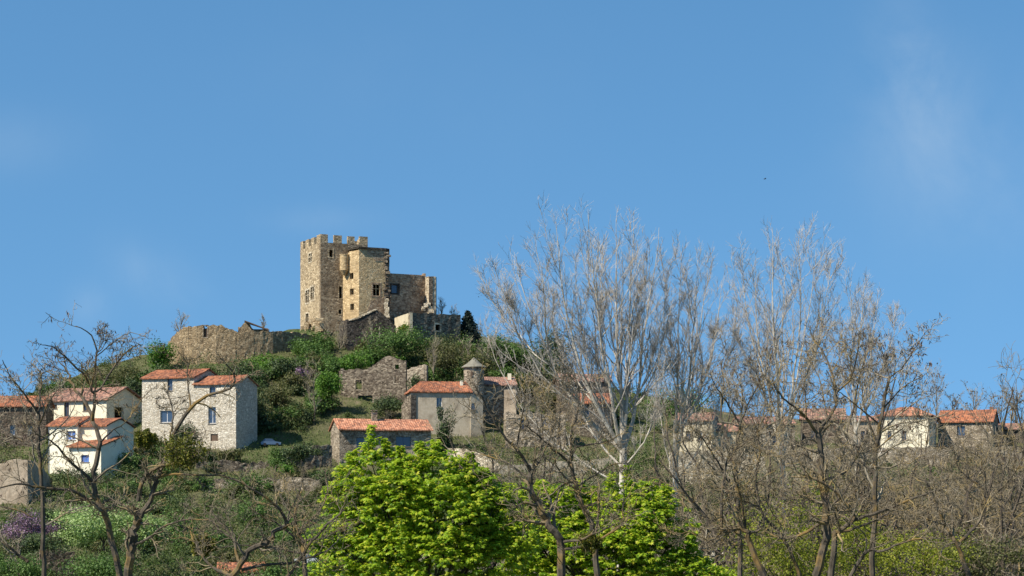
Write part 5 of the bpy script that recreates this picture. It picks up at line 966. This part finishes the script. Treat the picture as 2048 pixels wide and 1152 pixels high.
def maple(label, Y, base_px, outline, seed, shoots, dens=1.0):
    """leafy spring tree: outline = crown lobes (px, py, radius px), each hung with bunches of drooping lobed leaves"""
    rn = rs(seed); bx = (base_px - CX) / F * Y; root = thing('maple_tree', label, 'tree', (bx, Y, -14), 'two leafy maples')
    a = Acc(); tr = smooth_path([(bx, Y, -14.5), (bx + .1, Y, -10), (bx, Y, -5.5)], 8)[None]; tubes(a, tr, np.linspace(.3, .2, 8)[None], 9)
    L = np.array([list(P(px, py, Y + dy)) + [r / F * Y] for px, py, r, dy in outline]); S = tr[0, -1]
    lp = []
    for c in L: mid = S * .45 + c[:3] * .55 + [0, 0, -.6]; lp.append(smooth_path([S + rn.normal(0, .1, 3), mid, c[:3]], 10))
    lp = np.array(lp); lq = np.tile(np.linspace(.10, .02, 10), (len(lp), 1)); tubes(a, lp, lq, 5); p1, q1 = spawn(rn, lp, lq, 8, .45, 1, .6, .2, 1.3, 6, .15, .1, .6, .012, .2); tubes(a, p1, q1, 4)
    obj('trunk', a, M['trunk'], root)
    cen, out = [], []
    for c in L:
        k = int(56 * dens * (c[3] / .9) ** 2) + 8; q = unit(rn.normal(size=(k, 3)) * [1, 1, .9] + [0, -.15, .25]); s = rn.uniform(.35, 1.05, (k, 1)) ** .6
        cen.append(c[:3] + q * s * c[3] * [1, 1, .9] + rn.normal(0, .12, (k, 3))); out.append(q)
    for px, py0, py1, w in shoots:      # upright leading shoots
        for t in np.linspace(0, 1, 8): cen.append(P(px, py0 + (py1 - py0) * t, Y)[None] + rn.normal(0, w / F * Y * (1.1 - t), (3, 3))); out.append(np.tile([[0, 0, 1.]], (3, 1)))
    cen = np.concatenate(cen); out = np.concatenate(out)
    # leaves sit in sprays along the boughs, with openings between the sprays
    w = cen * 2.3; g = np.sin(w[:, 0] + 1.3 * np.sin(w[:, 2] * .9)) + np.sin(w[:, 2] * 1.25 + 1.1 * np.sin(w[:, 1] * 1.1 + seed)) + .7 * np.sin(w[:, 1] * 1.7 + w[:, 0] * .6); k = (g > -1.05) | (rn.uniform(0, 1, len(cen)) < .2)
    cen, out = cen[k], out[k]; n = len(cen); m = 12
    # each bunch: leaves on stalks around a bud, blades hanging outwards
    th = (np.arange(m) * 2.4)[None] + rn.uniform(0, 6.28, (n, 1)); el = rn.uniform(-.5, .55, (n, m)); rad = rn.uniform(.05, .17, (n, m)); sz = rn.uniform(.10, .215, (n, m)) * rn.uniform(.8, 1.15, (n, 1))
    d = np.stack([np.cos(th) * np.cos(el), np.sin(th) * np.cos(el), np.sin(el)], -1); pos = cen[:, None] + d * rad[..., None]; fwd = unit(d + out[:, None] * .35 + np.array([0, 0, -.55]) + rn.normal(0, .25, d.shape)); nz = np.array([0, 0, 1.]) + .25 * out[:, None] + rn.normal(0, .35, d.shape)
    x = unit(np.cross(fwd, nz)); zz = np.cross(x, fwd); Rm = np.stack([x, fwd, zz], -1).reshape(-1, 3, 3); a = Acc(); leaves(a, T_MAPLE, pos.reshape(-1, 3), Rm, sz.ravel()); obj('crown', a, M['maple'], root)
    return root
def maples():
    rn = rs(9)
    o1 = [(742, 918, 36, 0), (700, 962, 38, .5), (690, 985, 38, -.5), (760, 950, 62, 0), (825, 948, 46, .5), (866, 922, 34, 0), (875, 960, 66, -.5), (920, 952, 38, .3), (950, 985, 55, 0), (800, 1000, 85, -1), (890, 1030, 95, -1), (740, 1040, 75, 0), (965, 1050, 75, .3), (700, 1100, 70, 0), (790, 1110, 90, -1), (890, 1130, 100, -1.2), (980, 1130, 80, 0), (670, 1140, 60, .6), (750, 1170, 90, 0), (1010, 1000, 38, .5), (860, 1060, 120, 1.5), (760, 1060, 110, 1.5), (1000, 1050, 60, .5), (1020, 1090, 70, 0), (935, 965, 45, 0), (985, 1020, 50, -.4), (655, 1080, 42, 0), (680, 1035, 40, .3)]
    maple('large bright green maple with a tall leafy leading shoot, centre foreground', 84, 845, o1, 51, [(742, 925, 852, 12), (872, 925, 884, 10), (672, 985, 965, 9), (940, 935, 908, 8), (705, 930, 905, 8), (800, 930, 895, 9), (905, 925, 896, 7), (770, 925, 880, 8), (970, 965, 940, 7), (840, 915, 885, 7), (655, 1000, 978, 7)])
    o2 = [(1040, 1030, 55, 0), (1085, 985, 34, .5), (1100, 1030, 55, 0), (1060, 1090, 75, -1), (1160, 1060, 66, 0), (1190, 1010, 34, .4), (1235, 1045, 60, 0), (1270, 1000, 40, 0), (1310, 990, 30, .4), (1290, 1040, 60, -.6), (1340, 1030, 38, 0), (1240, 1110, 90, -1), (1330, 1100, 66, 0), (1150, 1130, 90, -1), (1380, 1130, 48, .4), (1060, 1150, 80, 0), (1300, 1160, 80, -.5), (1430, 1150, 34, 0), (1200, 1090, 100, 1.5), (1010, 1075, 55, 0), (1130, 1000, 36, 0), (1010, 1020, 36, .3), (1050, 1000, 40, 0), (1215, 1030, 55, 0), (1350, 1065, 50, 0), (1255, 1060, 70, -.8), (1110, 1070, 70, -.6), (1400, 1160, 60, -.4), (1460, 1160, 34, 0)]
    maple('second green maple, sparser and lower, tangled with dark bare branches', 92, 1225, o2, 52, [(1255, 975, 935, 8), (1160, 990, 960, 7), (1225, 975, 945, 6), (1295, 975, 962, 6), (1090, 985, 962, 7), (1330, 990, 965, 7), (1190, 1000, 975, 7)], .95)
maples()

def mistletoe(px, py, Y, rpx, label, seed):
    rn = rs(seed); c = P(px, py, Y); r = rpx / F * Y; root = thing('mistletoe_ball', label, 'mistletoe', c, 'mistletoe balls in the bare trees'); a = Acc()
    p = c + np.zeros((90, 1, 3)); d = unit(rn.normal(size=(90, 3))); p = c + d[:, None] * np.linspace(0, r * .9, 4)[None, :, None] + rn.normal(0, .02, (90, 4, 3)); tubes(a, p, np.tile(np.linspace(.01, .006, 4), (90, 1)), 3); obj('stems', a, M['twig_dark'], root)
    N = 1900; q = unit(rn.normal(size=(N, 3))); pos = c + q * r * (rn.uniform(.3, 1, N) ** .5)[:, None] * [1, 1, .85] * (1 + .2 * np.sin(q[:, :1] * 8)); a = Acc(); leaves(a, T_LEAF, pos, rots(rn, N, q * .4), rn.uniform(.06, .12, N)); obj('leaves', a, M['mistle'], root)
mistletoe(368, 905, 53.5, 44, 'large yellowish mistletoe ball hanging left of the white house base', 1); mistletoe(290, 878, 56, 22, 'smaller mistletoe tuft left of the large ball', 2); mistletoe(405, 1090, 54, 26, 'mistletoe clump low over the slope left of the maple', 3); mistletoe(1180, 1085, 60, 24, 'brownish mistletoe clump inside the second maple', 4)

def bird(px, py, Y, span, label, tilt):
    c = P(px, py, Y); root = thing('bird', label, 'bird', c, 'birds in the sky'); a = Acc(); s = span / 2
    v = []; n = 8; prof = [(-.55, .0), (-.4, .05), (-.15, .1), (.1, .11), (.3, .08), (.42, .07), (.5, .03), (.56, .0)]
    for x, r in prof: v += [(x * s, r * s * math.cos(t), r * s * math.sin(t)) for t in np.arange(8) * math.pi / 4]
    a.add(np.array(v), [[i * n + j, i * n + (j + 1) % n, (i + 1) * n + (j + 1) % n, (i + 1) * n + j] for i in range(7) for j in range(n)])
    for k in (-1, 1):
        w = np.array([(.2, .08, .05), (.28, .5, .28), (.05, 1.0, .3), (-.1, .55, .22), (-.2, .1, .05)]) * s * [1, k, 1]; w2 = w - [0, 0, .025 * s]; a.add(np.vstack([w, w2]), [[i, (i + 1) % 5, (i + 1) % 5 + 5, i + 5] for i in range(5)]); a.add(np.vstack([w, w2]), [[0, 1, 2, 3, 4], [9, 8, 7, 6, 5]])
    t = np.array([(-.45, -.04, 0), (-.45, .04, 0), (-.8, .14, .02), (-.8, -.14, .02)]) * s; a.add(np.vstack([t, t - [0, 0, .02 * s]]), [[0, 1, 2, 3], [7, 6, 5, 4], [0, 4, 5, 1], [1, 5, 6, 2], [2, 6, 7, 3], [3, 7, 4, 0]])
    me = a.mesh('body', M['feather']); o = bpy.data.objects.new('body', me); col.objects.link(o); o.parent = root; root.rotation_euler = (0, tilt, R(200))
M['feather'] = plain('dark_feather', (.03, .03, .035), .7)
bird(1530, 358, 140, .42, 'small dark bird flying high in the open sky at right', .2); bird(957, 594, 260, .42, 'tiny dark bird flying low right of the castle', -.2)
